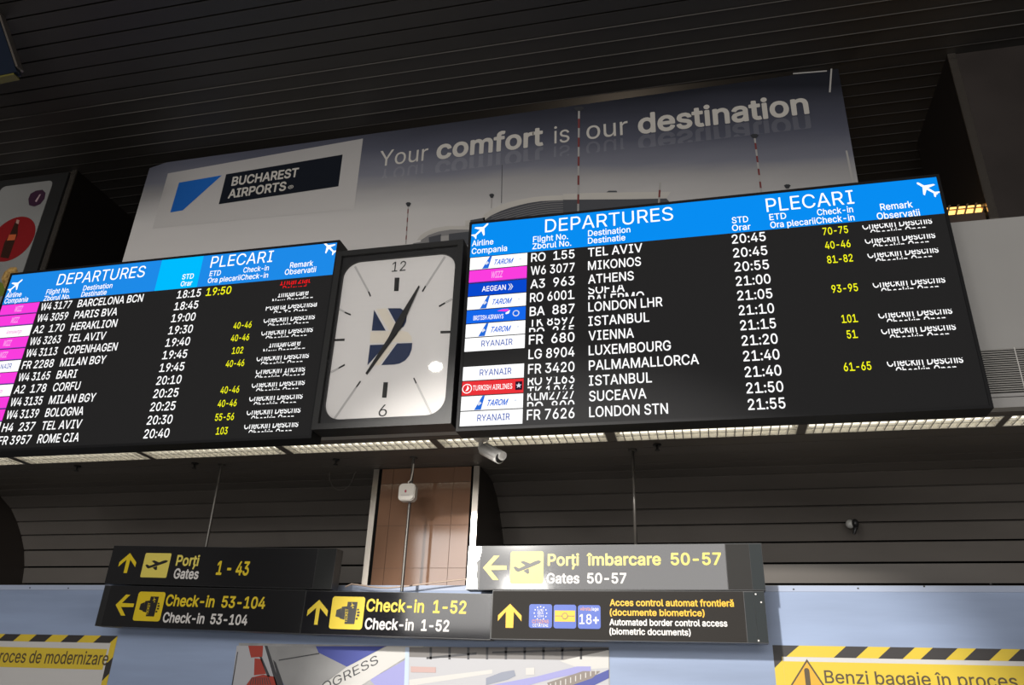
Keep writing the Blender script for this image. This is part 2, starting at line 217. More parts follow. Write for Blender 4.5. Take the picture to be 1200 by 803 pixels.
S1223|79 -4 115 -8 139 -6 163 1 184 16 197 32 204 48 208 68 206 84 201 100 191 114 179 124 159 135 87 158 70 168 65 176 62 188 67 206 78 216 99 224 131 223 147 216 159 204 167 186 199 185 203 187 201 208 191 228 179 240 161 252 139 260 115 262 91 260 67 252 47 240 35 228 26 208 22 188 26 164 43 140 63 126 147 98 161 88 167 80 167 60 161 48 143 35 115 29 95 31 75 37 64 48 59 56 55 70 51 72 19 72 15 68 19 48 29 28 43 12 63 1
T1224|96 -4 128 -4 132 0 132 220 136 222 208 222 212 228 212 252 208 258 16 258 13 256 12 228 16 222 88 222 92 220 92 0
U1259|98 -4 130 -8 161 -4 186 6 204 20 220 40 229 60 233 88 233 252 230 258 198 258 193 256 192 88 190 72 185 60 177 48 162 37 146 32 130 30 110 32 98 37 82 48 73 60 68 72 66 88 65 256 62 258 30 258 27 256 26 88 29 60 38 39 54 19 74 5
V1240|104 -4 140 -4 143 0 235 252 232 258 196 258 194 256 120 43 45 256 40 258 8 258 5 256 4 252 98 0
W1343|80 -4 116 -4 119 0 172 196 224 0 228 -4 264 -4 268 -2 338 256 332 258 304 258 299 256 248 61 244 61 193 256 188 258 152 258 150 256 96 53 44 256 40 258 8 258 5 256 74 0
X1237|9 -4 49 -2 117 97 121 97 189 -3 229 -4 232 0 230 4 143 132 225 250 225 257 185 257 121 163 117 163 55 256 49 258 17 258 12 256 13 250 94 132 94 128 7 4 5 0
Y1236|104 -4 132 -4 138 0 139 104 231 252 231 256 228 258 188 257 138 176 120 142 116 145 49 256 44 258 8 258 5 256 5 252 97 104 98 0
Z1219|24 -4 200 -4 204 0 204 28 200 33 67 32 201 228 202 252 200 257 20 258 17 256 16 228 20 222 148 222 152 220 17 24 17 0 20 -4
a1195|53 -4 63 -7 95 -7 119 2 131 12 134 8 134 0 139 -4 167 -4 172 0 171 144 165 160 155 175 131 190 119 194 99 196 63 191 37 176 17 148 19 142 51 133 63 148 75 156 87 160 107 160 119 157 126 152 133 136 134 128 129 120 47 105 27 93 19 83 14 72 11 56 13 36 21 20 31 8|75 28 59 34 51 44 51 60 56 68 71 76 131 87 134 84 132 60 128 48 121 40 111 32 99 28
b1212|26 -4 58 -3 62 19 74 5 98 -7 114 -8 140 -4 158 4 176 20 188 40 197 68 199 92 197 120 190 144 176 168 158 183 138 193 114 196 98 195 74 183 62 170 61 252 58 258 26 258 22 252 22 0|106 28 86 34 74 45 62 76 60 96 65 128 74 143 83 152 94 158 110 161 126 159 138 152 146 143 154 130 158 116 160 92 159 76 154 60 146 46 138 37 126 30
c1198|76 -4 105 -8 121 -6 145 1 165 15 173 24 184 48 185 52 181 55 153 63 149 61 143 48 133 37 121 30 101 28 89 30 76 36 65 47 58 60 52 92 54 112 58 128 64 140 77 153 89 158 101 160 121 158 133 151 140 144 149 128 184 136 179 152 166 172 153 183 133 192 101 196 77 192 57 184 38 168 25 149 16 124 13 92 16 64 25 40 38 20 53 7
d1212|72 -4 97 -8 117 -6 137 4 149 17 152 12 152 0 157 -4 185 -4 190 0 189 257 157 258 152 256 151 176 149 173 137 184 117 194 97 196 77 193 53 183 37 168 24 148 16 124 13 96 16 64 22 44 37 20 53 5|101 27 89 30 77 35 65 47 58 60 52 96 57 128 67 144 74 152 85 158 101 161 117 159 129 153 137 144 147 128 152 96 146 60 137 44 129 35 117 30
e1202|77 -4 109 -8 125 -7 141 -2 157 6 169 16 179 28 186 44 181 49 153 57 141 40 129 32 105 27 89 30 77 35 66 44 58 56 53 80 57 81 185 81 190 84 187 124 182 144 173 160 163 172 149 183 121 194 101 196 77 193 57 184 37 168 25 148 16 120 13 92 16 64 25 40 38 20 53 7|57 114 54 116 54 120 57 132 65 144 77 154 89 159 101 161 117 159 130 152 145 133 149 116 145 114
f1127|43 -4 71 -4 75 0 75 156 79 160 115 160 118 164 118 188 115 194 79 194 75 196 76 220 81 228 95 233 115 230 117 232 125 260 123 263 111 267 79 268 56 256 44 244 38 232 35 195 3 194 0 192 -1 164 3 160 35 160 36 156 36 0 39 -4
g1213|71 -75 105 -79 145 -72 165 -62 178 -47 186 -31 190 -3 190 189 188 193 155 193 152 173 149 173 137 185 117 194 97 196 76 193 53 183 37 169 24 149 16 125 13 97 16 69 24 45 37 24 57 8 76 1 97 -2 113 0 129 5 149 22 152 17 152 -3 147 -23 138 -35 125 -41 101 -45 81 -41 65 -31 53 -17 49 -17 24 -31 21 -35 23 -39 37 -57 53 -67|85 37 67 49 57 65 52 97 57 126 65 142 77 154 89 159 117 159 129 153 137 145 147 129 151 113 151 77 141 53 129 41 117 36 105 34
h1205|26 -4 58 -4 61 0 62 128 67 140 82 155 106 161 122 157 130 151 141 136 144 116 144 0 150 -4 178 -4 183 0 183 120 181 144 174 161 164 176 150 187 134 194 114 196 94 193 74 184 62 172 61 252 58 258 26 258 22 252 22 0
i183|29 -4 57 -4 61 0 61 188 57 194 25 194 22 188 22 0 25 -4|31 220 41 217 49 219 59 224 65 231 66 248 58 260 41 266 26 260 19 252 17 244 19 232 24 224
j183|-5 -75 19 -74 35 -68 46 -59 54 -47 59 -31 61 -15 61 189 59 193 27 194 22 189 21 -23 18 -31 11 -38 -5 -39 -9 -43 -9 -71|29 221 43 217 60 225 67 241 59 259 43 266 31 263 23 257 16 241 19 231
k1190|26 -4 58 -4 61 0 61 68 74 80 78 81 146 -4 186 -4 190 0 106 108 182 186 183 192 178 194 142 194 138 192 62 114 61 252 58 258 26 258 22 252 22 0
l195|70 -5 90 -3 93 -1 94 3 89 27 86 31 66 31 62 39 61 255 58 258 26 258 22 255 22 251 22 43 24 27 34 7 50 -2
m1305|26 -4 58 -4 61 0 62 132 67 144 74 152 90 160 98 161 114 159 124 152 131 140 133 128 133 0 138 -4 170 -3 172 0 174 136 178 145 189 156 198 160 210 161 222 159 230 155 242 140 244 124 244 0 250 -4 278 -4 282 0 282 128 279 152 266 177 250 190 218 197 202 196 178 185 158 167 146 183 130 194 110 197 94 195 74 186 62 174 58 193 26 194 23 192 22 0
n1205|26 -4 58 -4 61 0 62 128 67 140 82 155 106 161 122 157 130 151 141 136 144 116 144 0 150 -4 178 -4 182 -2 183 120 180 140 172 164 163 176 150 187 130 194 114 196 94 193 74 184 62 172 58 193 26 194 23 192 22 0
o1208|76 -4 105 -8 129 -5 150 4 172 24 183 40 192 64 195 96 192 124 183 148 170 168 153 182 129 193 105 196 81 193 57 184 38 168 25 149 16 124 13 92 16 64 25 40 38 20 53 7|101 28 89 30 77 35 65 47 57 64 52 96 58 128 65 141 76 152 85 157 105 161 121 158 132 152 144 140 151 124 156 92 150 60 141 45 133 37 121 30
p1212|26 -75 58 -75 61 -71 62 19 74 5 98 -7 114 -8 138 -5 162 7 176 21 189 41 197 65 199 93 197 121 190 145 174 170 158 183 138 193 114 196 98 195 74 183 62 170 58 193 26 194 22 189 22 -71|102 29 86 34 74 45 63 73 60 97 66 129 74 143 84 153 94 158 110 161 126 159 137 153 148 141 154 129 159 113 159 77 153 57 138 37 122 29 110 27
q1212|157 -75 185 -75 190 -71 189 192 185 194 154 193 152 177 149 173 137 184 117 194 97 196 73 192 53 183 37 169 23 145 16 121 13 93 16 65 23 41 37 21 53 5 77 -5 97 -8 117 -6 137 4 149 17 151 13 151 -71|93 29 75 37 59 57 52 93 54 113 60 133 75 153 89 159 101 161 117 159 133 149 146 129 152 97 150 77 145 57 138 45 129 35 105 28
r1130|26 -4 58 -4 61 0 61 116 63 132 73 148 82 153 102 159 122 157 126 160 126 192 122 196 90 194 74 187 62 176 58 193 26 194 23 192 22 0
s1182|62 -4 90 -8 114 -6 130 -1 150 12 158 20 167 36 170 52 166 71 154 90 138 101 74 120 66 124 59 132 60 144 66 153 78 160 94 162 110 159 118 155 134 135 162 141 166 144 160 160 145 180 130 189 114 195 94 196 74 194 55 188 38 177 30 168 22 152 19 136 23 120 34 101 54 88 114 71 125 64 129 56 128 44 121 36 106 29 94 27 78 29 66 33 58 40 50 56 46 57 18 51 14 48 19 32 28 16 42 5
t1114|59 -2 87 -6 107 -3 111 2 104 30 75 31 69 38 67 50 67 158 71 160 103 160 105 162 106 190 103 194 71 194 67 198 66 238 63 240 31 240 28 234 27 194 3 194 -1 190 -1 166 3 160 28 158 29 42 32 26 42 10
u1205|67 -3 90 -7 110 -4 130 4 142 16 145 13 147 -3 178 -4 182 -2 183 189 181 193 145 193 144 77 142 61 138 49 130 40 122 34 102 29 82 33 70 41 64 53 61 73 61 189 59 193 24 193 22 189 22 69 24 45 31 29 41 13 54 2
v1195|81 -4 113 -4 117 -1 190 188 189 193 153 194 149 192 97 44 87 80 45 192 41 194 9 194 6 192 5 188 77 0
w1284|71 -4 99 -4 103 0 139 127 143 131 180 0 183 -4 187 -4 215 -4 219 0 276 188 275 193 243 194 237 192 199 54 163 188 159 194 127 194 123 192 87 59 83 60 47 192 43 194 11 194 8 192 65 0
x1189|10 -4 46 -4 50 -1 94 69 142 -4 178 -4 182 -2 181 4 117 96 179 188 178 193 138 193 98 130 94 128 53 192 50 194 14 194 11 192 11 188 71 100 72 96 8 4 6 0
y1195|23 -73 45 -77 69 -72 82 -65 99 -45 189 187 189 192 153 194 149 191 97 44 87 79 46 191 41 194 9 194 5 191 77 -1 68 -25 59 -37 49 -40 28 -41 20 -69
z1190|21 -4 169 -4 173 0 173 28 169 32 73 32 73 36 169 162 169 193 25 194 21 192 20 160 25 157 118 156 17 24 17 0
¹1255|38 -4 242 -4 247 0 246 28 242 30 142 32 142 252 138 258 98 258 42 217 39 212 39 180 42 175 98 214 102 212 102 36 102 32 98 31 38 31 34 28 34 24 34 0
â1195|53 -4 63 -7 95 -7 119 2 131 12 134 8 134 0 139 -4 167 -4 172 0 171 144 165 160 155 175 131 190 119 194 99 196 63 191 37 176 17 148 19 142 51 133 63 148 75 156 87 160 107 160 119 157 126 152 133 136 134 128 129 120 47 105 27 93 19 83 14 72 11 56 13 36 21 20 31 8|75 28 59 34 51 44 51 60 56 68 71 76 131 87 134 84 132 60 128 48 121 40 111 32 99 28|37 216 39 214 71 214 95 242 119 214 151 215 153 220 111 268 83 269 75 265 39 224 36 220
î183|27 -4 55 -4 61 0 61 188 60 192 55 194 27 194 23 192 22 188 22 0|-16 216 -13 214 19 215 43 240 62 216 67 214 95 214 99 216 100 220 59 268 27 269 -14 224 -17 220
İ1194|38 -4 154 -4 158 -4 161 0 159 32 122 33 117 36 117 220 122 222 158 222 160 224 161 252 158 258 38 258 35 256 35 224 38 222 74 222 77 216 77 36 74 33 36 32 34 28 34 0
(2137|80 -56 89 -59 121 -59 126 -56 129 -48 97 36 91 60 87 100 88 128 98 184 106 212 129 268 127 276 121 281 85 281 79 276 65 249 47 196 35 136 34 104 36 64 45 26 59 -16
)2137|12 -56 19 -59 47 -59 56 -56 78 -12 92 24 100 64 103 104 102 132 91 192 82 224 70 252 57 276 51 281 15 280 8 272 40 180 49 128 50 104 46 60 32 12 9 -44 9 -52
+2227|92 9 99 6 127 6 136 9 139 17 139 73 143 75 195 75 203 79 206 85 206 113 203 120 199 123 139 125 139 185 131 193 99 193 91 189 88 181 87 124 31 124 24 121 21 117 20 85 25 77 31 75 83 75 88 73 88 17
-2227|50 86 57 83 173 84 179 94 178 126 169 133 53 132 49 129 46 122 46 94
.294|33 -10 49 -13 61 -11 73 -2 78 6 82 18 79 34 70 46 61 52 49 54 37 53 25 46 16 34 15 10 22 -2
/2125|0 -46 7 -49 35 -49 43 -46 46 -42 127 262 127 270 119 277 87 277 79 270 -3 -34 -3 -42
02227|87 -11 112 -14 140 -11 168 3 188 25 200 49 211 89 214 125 211 165 202 201 188 229 164 253 144 264 116 269 84 265 57 249 39 229 27 205 16 165 13 125 16 89 24 53 38 25 56 5|112 36 100 39 92 44 80 57 67 97 66 125 67 157 79 197 92 211 100 216 112 219 128 216 138 209 147 197 159 157 161 129 159 97 155 77 147 57 137 45 128 39
12227|31 -8 38 -11 194 -11 202 -8 205 -4 206 28 202 35 194 38 154 38 149 40 149 252 147 260 142 264 94 264 38 223 32 216 32 176 35 172 42 168 50 170 90 200 94 202 95 200 95 40 90 38 38 38 32 36 27 28 27 0
22227|25 -8 32 -11 196 -11 205 -4 206 28 200 38 101 40 178 124 189 140 199 168 202 188 199 208 191 228 176 245 156 259 136 266 112 269 88 266 68 258 48 245 32 224 24 204 22 184 23 176 28 171 68 171 74 176 77 196 84 207 92 214 112 219 132 214 140 208 148 196 149 184 145 168 132 147 24 31 21 24 21 0
32227|82 -11 110 -14 134 -12 158 -4 182 13 194 27 203 45 207 73 205 93 194 117 178 136 158 148 141 153 136 157 196 225 197 257 190 264 34 265 27 261 24 257 24 225 30 216 114 215 119 213 70 157 67 149 67 121 74 114 118 111 134 106 145 97 153 81 152 61 142 46 130 39 110 36 98 37 78 45 68 57 63 73 58 77 22 77 14 73 11 65 15 45 27 21 42 7 58 -3
42227|134 -8 140 -11 176 -10 182 0 182 40 184 42 212 43 218 52 218 80 215 88 208 92 184 92 182 96 182 160 176 169 140 170 131 164 130 96 128 92 76 92 74 96 164 248 164 260 156 265 120 265 114 260 9 80 9 52 16 43 128 42 130 40 130 0
52227|84 -11 110 -14 134 -12 158 -2 182 17 194 33 203 53 206 81 205 101 193 133 178 152 166 163 134 176 114 178 98 177 82 171 80 173 86 215 182 215 190 218 194 225 194 253 191 261 186 265 46 265 37 257 23 129 24 121 30 116 66 112 94 125 122 126 141 113 147 105 151 93 153 81 147 57 134 43 122 38 102 37 86 43 78 51 71 69 66 75 30 76 22 72 19 65 22 45 31 25 50 6 66 -4
62227|86 -11 112 -14 136 -12 160 -3 179 13 192 29 203 53 205 81 202 105 195 125 183 141 164 156 144 165 115 169 171 249 172 257 164 265 124 265 118 261 42 149 24 105 21 81 23 57 32 33 47 13 61 1|104 36 92 41 78 57 73 77 74 89 80 103 92 116 112 122 124 120 140 111 147 101 153 81 152 69 147 57 133 41 124 37
72227|41 -8 47 -11 83 -11 92 -4 205 220 206 256 199 264 31 265 22 260 20 224 27 216 139 215 144 212 38 4 38 -4
82227|84 -11 114 -14 138 -12 162 -4 186 12 198 25 209 45 210 81 205 101 194 118 177 133 190 149 199 169 202 189 198 213 190 231 174 249 158 259 134 267 114 269 90 267 66 258 50 247 37 233 27 209 24 189 27 169 36 149 50 133 32 117 22 101 15 69 18 45 28 25 43 9 62 -3|102 37 87 41 73 53 69 69 70 81 75 89 90 101 110 106 126 105 143 97 151 89 156 77 156 61 152 53 145 45 134 39 126 37|102 157 87 165 81 173 77 189 82 205 91 213 102 218 122 218 134 214 144 205 147 197 148 185 145 173 130 159 122 157
92227|58 -8 64 -11 100 -11 108 -8 168 79 197 132 203 152 205 172 203 200 195 220 176 244 160 257 140 265 112 269 88 266 65 256 48 243 33 224 23 200 21 176 23 152 32 128 45 112 64 97 84 89 110 84 56 6 54 0|100 135 86 144 78 156 75 164 75 188 80 200 92 213 112 219 124 217 140 209 146 200 152 184 151 164 147 152 132 138 120 134
A2240|1 -8 8 -11 44 -11 50 -8 76 60 164 60 191 -8 196 -11 232 -11 241 -4 241 4 149 256 144 263 100 265 92 260 -2 4 -2 -4|96 110 93 112 95 116 120 188 146 112 144 110
B2228|23 -8 30 -11 122 -11 154 -9 178 0 194 10 210 28 218 48 220 68 218 88 210 108 188 132 187 136 196 144 208 168 210 188 208 208 199 228 190 240 170 254 146 263 122 265 30 265 21 260 19 252 19 0|74 40 74 104 138 103 154 95 163 84 167 68 165 60 158 49 146 42|74 155 74 214 118 215 134 213 146 207 154 198 157 184 154 172 147 164 138 158 118 154
C2255|110 -11 132 -14 156 -13 192 -1 220 22 232 37 242 57 247 77 246 85 240 90 200 90 194 85 187 65 172 49 156 41 136 37 116 40 100 46 84 60 73 77 65 101 63 129 66 157 72 177 82 193 100 208 116 215 132 217 152 214 172 205 180 197 187 189 194 169 200 164 236 163 246 169 247 177 242 197 220 233 208 244 192 254 172 263 152 267 132 269 100 265 68 250 44 230 27 205 13 165 9 125 13 89 25 53 44 25 68 4 100 -10
D2251|23 -8 30 -11 110 -11 150 -6 182 7 206 26 226 52 238 88 242 124 237 168 227 200 210 226 182 248 150 262 114 265 30 265 21 260 19 252 19 0|74 40 73 212 78 215 110 215 134 212 154 205 169 192 179 176 186 152 189 128 186 100 179 80 166 60 154 50 134 42
E2209|23 -8 30 -11 186 -11 194 -9 198 -4 199 32 190 40 74 40 73 44 74 102 178 103 186 107 189 116 189 144 182 153 74 155 74 214 190 216 195 220 197 228 197 256 190 264 30 265 21 260 19 252 19 0
F2205|23 -8 30 -11 62 -11 69 -8 72 -4 74 100 174 100 182 105 184 112 184 140 178 149 74 151 73 212 78 215 190 216 194 220 196 228 196 256 190 264 30 265 21 260 19 252 19 0
G2260|109 -11 136 -14 164 -11 192 -1 217 17 233 37 247 69 250 129 248 134 240 139 140 139 132 134 130 129 130 101 132 94 136 90 192 89 194 85 189 69 180 56 168 47 152 40 132 37 116 40 100 46 84 60 73 77 65 101 63 129 66 157 72 177 82 193 100 208 116 215 132 217 152 214 164 209 179 197 186 189 194 169 200 164 240 163 247 169 248 177 235 213 211 241 192 255 172 263 152 267 132 269 100 265 68 251 44 230 27 205 13 165 9 125 13 89 25 53 44 25 68 5 96 -8
H2258|23 -8 30 -11 62 -11 69 -8 72 -4 74 105 184 104 186 -4 194 -11 230 -11 235 -8 239 0 239 252 238 258 234 263 194 265 187 260 185 252 185 160 182 155 74 155 73 252 71 260 62 265 30 265 21 260 19 252 19 0
I2150|9 -8 16 -11 136 -11 145 -4 146 28 143 36 136 40 104 40 102 44 102 212 104 215 136 215 144 220 146 256 140 264 16 265 7 260 5 228 8 219 16 215 44 215 48 212 48 44 44 40 16 40 8 36 5 28 5 0
K2233|23 -8 30 -11 62 -11 70 -7 73 0 74 80 98 105 179 -8 186 -11 226 -11 231 -8 235 0 232 8 137 144 233 248 235 256 230 263 222 265 178 264 74 154 73 252 71 260 62 265 30 265 21 260 19 252 19 0
L2196|23 -8 30 -11 182 -11 188 -8 192 0 192 32 186 39 74 40 73 256 70 261 62 265 26 264 19 256 19 0
M2314|23 -8 30 -11 62 -11 71 -4 72 136 74 143 133 -4 142 -11 174 -11 181 -4 238 140 241 132 242 -4 250 -11 286 -11 291 -8 295 0 295 252 294 258 290 263 238 265 229 260 158 75 85 260 80 264 74 265 30 265 22 261 19 252 19 0
N2262|23 -8 30 -11 62 -11 69 -8 72 -4 74 169 185 -8 194 -11 234 -11 239 -8 243 0 243 252 242 258 238 263 198 265 190 260 188 256 188 96 186 89 77 260 72 264 66 265 30 265 21 260 19 252 19 0
O2267|110 -11 132 -14 164 -10 200 4 223 25 240 50 254 89 258 129 253 169 242 201 224 229 201 249 164 265 132 269 104 265 68 250 44 230 27 205 13 165 9 125 13 89 25 53 44 25 68 4 100 -10|116 40 100 46 86 57 73 77 65 101 63 125 65 153 73 177 82 193 96 205 116 214 132 217 152 214 168 207 180 197 194 177 201 153 204 129 201 101 192 74 184 61 168 47 148 39 132 37
P2222|23 -8 30 -11 62 -11 69 -8 72 -4 74 81 118 82 150 86 170 94 190 108 205 128 213 152 215 176 212 200 205 220 193 236 170 254 146 263 118 265 30 265 21 260 19 252 19 0|74 132 74 214 130 213 142 209 154 200 159 188 161 172 157 152 150 143 142 137 130 134
Q2267|193 -32 200 -35 236 -35 244 -28 244 -20 218 16 218 20 241 52 254 88 258 128 254 168 243 200 225 228 196 252 164 265 132 269 100 265 68 250 46 232 24 200 13 168 9 128 14 84 26 52 41 28 68 4 100 -10 132 -14 172 -8 176 -10|116 40 97 48 84 59 73 76 65 100 63 128 65 156 73 176 82 192 96 205 116 214 132 217 152 214 168 207 181 196 194 176 201 156 204 128 201 100 193 76 184 62 160 90 124 91 116 88 113 84 113 76 139 40 132 37
R2224|23 -8 30 -11 62 -11 69 -8 72 -4 74 88 118 86 170 -8 178 -11 214 -11 221 -8 224 -4 224 4 173 100 191 112 205 132 213 152 216 176 213 200 203 224 191 240 174 252 146 263 118 265 30 265 21 260 19 252 19 0|74 139 74 214 130 213 146 208 155 200 160 188 162 176 157 156 150 147 134 140
S2223|81 -12 111 -15 139 -13 167 -5 187 9 201 24 212 48 215 68 213 88 207 104 195 119 183 130 159 143 87 165 75 173 70 180 70 196 79 208 95 216 111 218 131 216 143 211 153 200 159 184 167 178 203 178 210 184 211 192 207 212 197 232 183 246 163 259 139 267 115 269 91 267 63 258 43 246 29 232 18 208 15 184 19 160 35 138 59 120 143 92 155 84 161 76 160 60 151 48 138 40 111 36 87 39 78 44 67 57 62 72 55 79 19 79 11 75 8 68 12 48 23 24 43 4 59 -5
T2224|89 -8 96 -11 128 -11 135 -8 138 -4 139 212 144 215 212 216 219 224 219 252 217 260 212 264 16 265 7 260 5 224 12 216 80 215 85 212 85 0
U2259|101 -12 130 -15 158 -12 186 -2 210 16 226 36 237 60 240 88 240 252 238 260 234 264 194 265 186 258 183 76 178 62 170 51 150 40 130 37 114 39 98 45 82 60 75 76 73 252 71 260 62 265 30 265 21 260 19 252 19 88 22 60 32 36 50 14 74 -3
W2343|71 -8 76 -11 116 -11 124 -6 172 164 218 -4 221 -8 228 -11 264 -11 273 -8 345 248 344 260 336 265 304 265 298 264 293 260 248 91 244 91 199 260 192 265 148 264 142 256 100 95 96 87 50 260 40 265 8 265 0 261 -3 252 67 0
X2237|2 -8 9 -11 45 -11 53 -8 117 84 121 83 185 -9 229 -11 237 -6 239 0 237 6 151 132 232 248 234 256 229 263 221 265 181 263 121 177 117 177 57 264 13 265 6 260 4 256 6 248 86 132 86 128 1 8 -2 0
Z2219|14 -8 20 -11 200 -11 208 -7 211 0 211 28 208 36 204 39 81 40 207 224 209 232 209 256 204 263 196 265 20 265 11 260 9 224 16 216 132 215 137 212 11 28 10 0
a2195|55 -12 79 -15 95 -14 127 -2 135 -11 167 -11 175 -8 178 -4 178 148 171 164 160 180 135 196 119 201 99 203 63 199 47 192 31 181 21 168 9 148 11 140 15 136 47 126 55 127 71 146 87 153 99 154 115 151 120 148 126 136 127 128 123 126 87 121 43 111 23 99 12 84 6 72 4 56 7 32 15 16 27 3 43 -8|71 36 63 40 58 48 59 60 63 65 91 73 123 78 127 76 123 54 110 40 99 35
b2212|92 -12 114 -15 142 -11 162 -2 181 16 194 36 204 64 206 92 204 124 194 152 182 172 158 191 138 200 114 203 94 201 70 189 68 192 66 260 58 265 22 264 17 260 15 252 16 -4 19 -8 26 -11 58 -11 70 -1|102 36 86 43 78 52 69 76 67 96 72 124 78 137 94 150 110 154 122 152 134 146 147 128 152 112 152 80 146 60 134 43 122 36 110 34
c2198|78 -12 117 -14 149 -5 169 10 179 20 192 48 191 56 185 61 149 70 142 64 137 51 129 43 117 36 101 35 89 37 81 41 70 52 64 64 59 92 61 112 70 136 83 148 101 153 117 152 130 144 143 124 149 120 185 128 190 132 190 144 177 170 158 188 133 200 105 203 81 200 53 190 33 173 19 152 9 124 6 96 9 65 19 36 33 16 50 0
d2212|74 -12 97 -15 117 -14 145 0 148 -8 157 -11 189 -11 196 -4 197 252 195 260 189 265 153 265 146 260 144 252 144 196 141 190 117 202 97 203 73 200 49 188 35 176 17 150 9 124 6 96 9 64 16 40 32 16 48 0|93 36 78 44 65 61 59 92 61 112 65 128 72 140 81 148 93 153 113 153 125 147 139 128 145 96 143 76 139 60 125 41 105 35
e2202|80 -12 105 -15 125 -14 146 -8 161 0 175 12 187 28 193 44 190 52 185 56 153 64 145 61 137 46 125 38 105 34 93 36 81 41 72 48 65 59 61 72 65 74 185 74 192 76 196 80 197 96 195 124 190 144 181 160 169 176 153 189 137 197 121 202 101 203 77 200 50 188 29 168 17 148 9 124 6 92 9 64 19 36 33 16 50 0|65 121 62 124 65 132 77 146 89 152 101 154 113 153 125 147 133 139 140 124 137 121
f2127|33 -8 39 -11 71 -11 78 -8 81 -4 82 152 115 153 121 156 125 164 123 196 115 201 83 202 83 216 87 223 91 225 115 223 123 228 132 260 128 268 123 271 91 276 79 275 62 268 50 260 38 248 31 232 29 204 27 201 -1 200 -8 192 -8 164 -5 157 3 153 28 152 29 0
g2213|74 -83 105 -86 125 -84 149 -78 173 -63 184 -51 193 -31 197 -3 197 189 194 197 189 201 153 200 149 197 145 188 117 202 97 203 73 200 49 188 32 173 17 151 9 125 6 93 9 65 18 41 31 21 49 5 73 -6 97 -9 117 -7 141 4 145 1 141 -19 133 -29 121 -35 101 -38 81 -34 71 -27 57 -11 53 -9 45 -11 17 -28 15 -39 33 -63 61 -79|85 45 73 53 63 69 59 97 64 125 73 140 89 152 101 154 117 152 131 141 141 125 144 113 143 77 135 57 125 47 101 41
h2205|19 -8 26 -11 58 -11 67 -4 70 128 73 136 84 148 102 153 122 148 128 144 135 132 137 116 138 -4 146 -11 178 -11 187 -8 190 0 190 120 188 144 180 164 166 184 154 193 134 201 114 203 94 200 70 190 68 196 68 256 66 260 58 265 22 264 15 256 15 0
i283|19 -8 25 -11 57 -11 64 -8 67 -4 68 188 66 196 61 200 25 201 17 196 15 192 15 0|33 212 45 210 57 214 65 220 73 232 73 252 64 264 53 271 41 273 29 270 20 264 11 252 10 240 13 228 21 218
k2190|19 -8 26 -11 58 -11 66 -6 68 0 68 64 74 71 78 70 142 -10 186 -11 194 -7 197 0 194 8 115 108 189 184 191 192 189 196 182 201 138 200 70 132 68 136 68 256 66 260 58 265 22 264 15 256 15 0
l295|49 -9 70 -12 94 -9 99 -5 101 3 94 33 86 38 70 38 69 43 68 255 66 260 58 265 26 265 18 261 15 255 15 43 19 19 29 3
m2305|19 -8 26 -11 58 -11 67 -4 69 128 73 140 78 146 90 153 98 154 110 153 118 148 125 132 126 0 130 -8 138 -11 170 -11 178 -4 180 132 186 144 194 151 210 154 222 151 235 140 237 124 238 -4 246 -11 278 -11 285 -8 289 0 289 128 286 152 280 168 270 183 254 196 238 201 218 204 202 203 186 197 158 179 151 188 134 200 114 204 94 202 70 192 58 201 26 201 18 197 15 188 15 0
n2205|19 -8 26 -11 58 -11 67 -4 70 128 74 137 86 149 106 153 118 151 126 146 135 132 137 116 138 -4 142 -9 150 -11 182 -11 189 -4 190 120 187 144 178 168 169 180 154 192 134 201 114 203 90 199 70 190 58 201 26 201 17 196 15 188 15 0
o2208|78 -12 105 -15 129 -12 153 -2 177 18 191 40 199 64 202 92 199 120 189 152 175 172 157 188 129 200 105 203 77 200 53 190 33 173 19 152 9 124 6 96 9 65 19 36 33 16 50 0|93 36 81 41 70 52 61 76 59 96 64 124 70 136 81 147 89 151 105 154 125 148 138 136 144 124 149 92 144 64 134 48 117 36 105 34
r2130|19 -8 26 -11 58 -11 67 -4 69 128 75 140 86 147 102 152 122 150 130 154 133 160 133 192 130 199 126 202 90 201 70 193 58 201 26 201 17 196 15 188 15 0
s2182|64 -12 94 -15 114 -13 134 -7 154 6 166 19 174 36 177 56 172 76 162 92 142 107 118 116 78 126 70 130 66 136 67 144 71 148 82 153 94 155 106 153 114 149 130 129 162 134 170 138 173 148 166 164 158 176 146 188 114 202 74 201 54 195 38 187 26 175 15 152 12 136 16 116 29 96 50 82 110 65 122 56 122 48 115 40 106 36 90 34 78 36 68 40 55 60 50 64 18 58 10 54 7 44 13 28 23 12 38 -1
t2114|61 -10 83 -13 99 -12 111 -9 118 -2 109 34 103 38 79 37 75 42 74 50 74 150 79 153 103 153 111 158 113 190 107 200 74 202 74 238 67 246 31 247 23 242 21 238 20 202 -1 200 -7 194 -8 162 -1 154 19 153 21 150 21 46 26 22 39 3
u2205|68 -11 90 -14 112 -11 138 1 141 -7 146 -11 178 -11 187 -7 190 1 190 189 186 198 178 201 146 201 138 194 135 65 132 53 125 45 118 40 102 36 86 39 78 44 70 57 68 73 68 189 66 196 58 201 26 201 18 197 15 189 15 69 17 45 25 25 35 9 50 -3
v2195|74 -8 81 -11 113 -11 120 -8 123 -4 197 188 195 196 190 200 153 201 143 196 97 69 51 196 41 201 9 201 0 196 -1 184
w2284|62 -8 67 -11 99 -11 107 -7 139 99 143 103 175 -6 183 -11 215 -11 222 -8 283 188 279 198 271 201 239 201 231 196 199 84 169 192 163 200 127 201 117 196 87 88 83 89 53 196 43 201 11 201 3 197 0 188
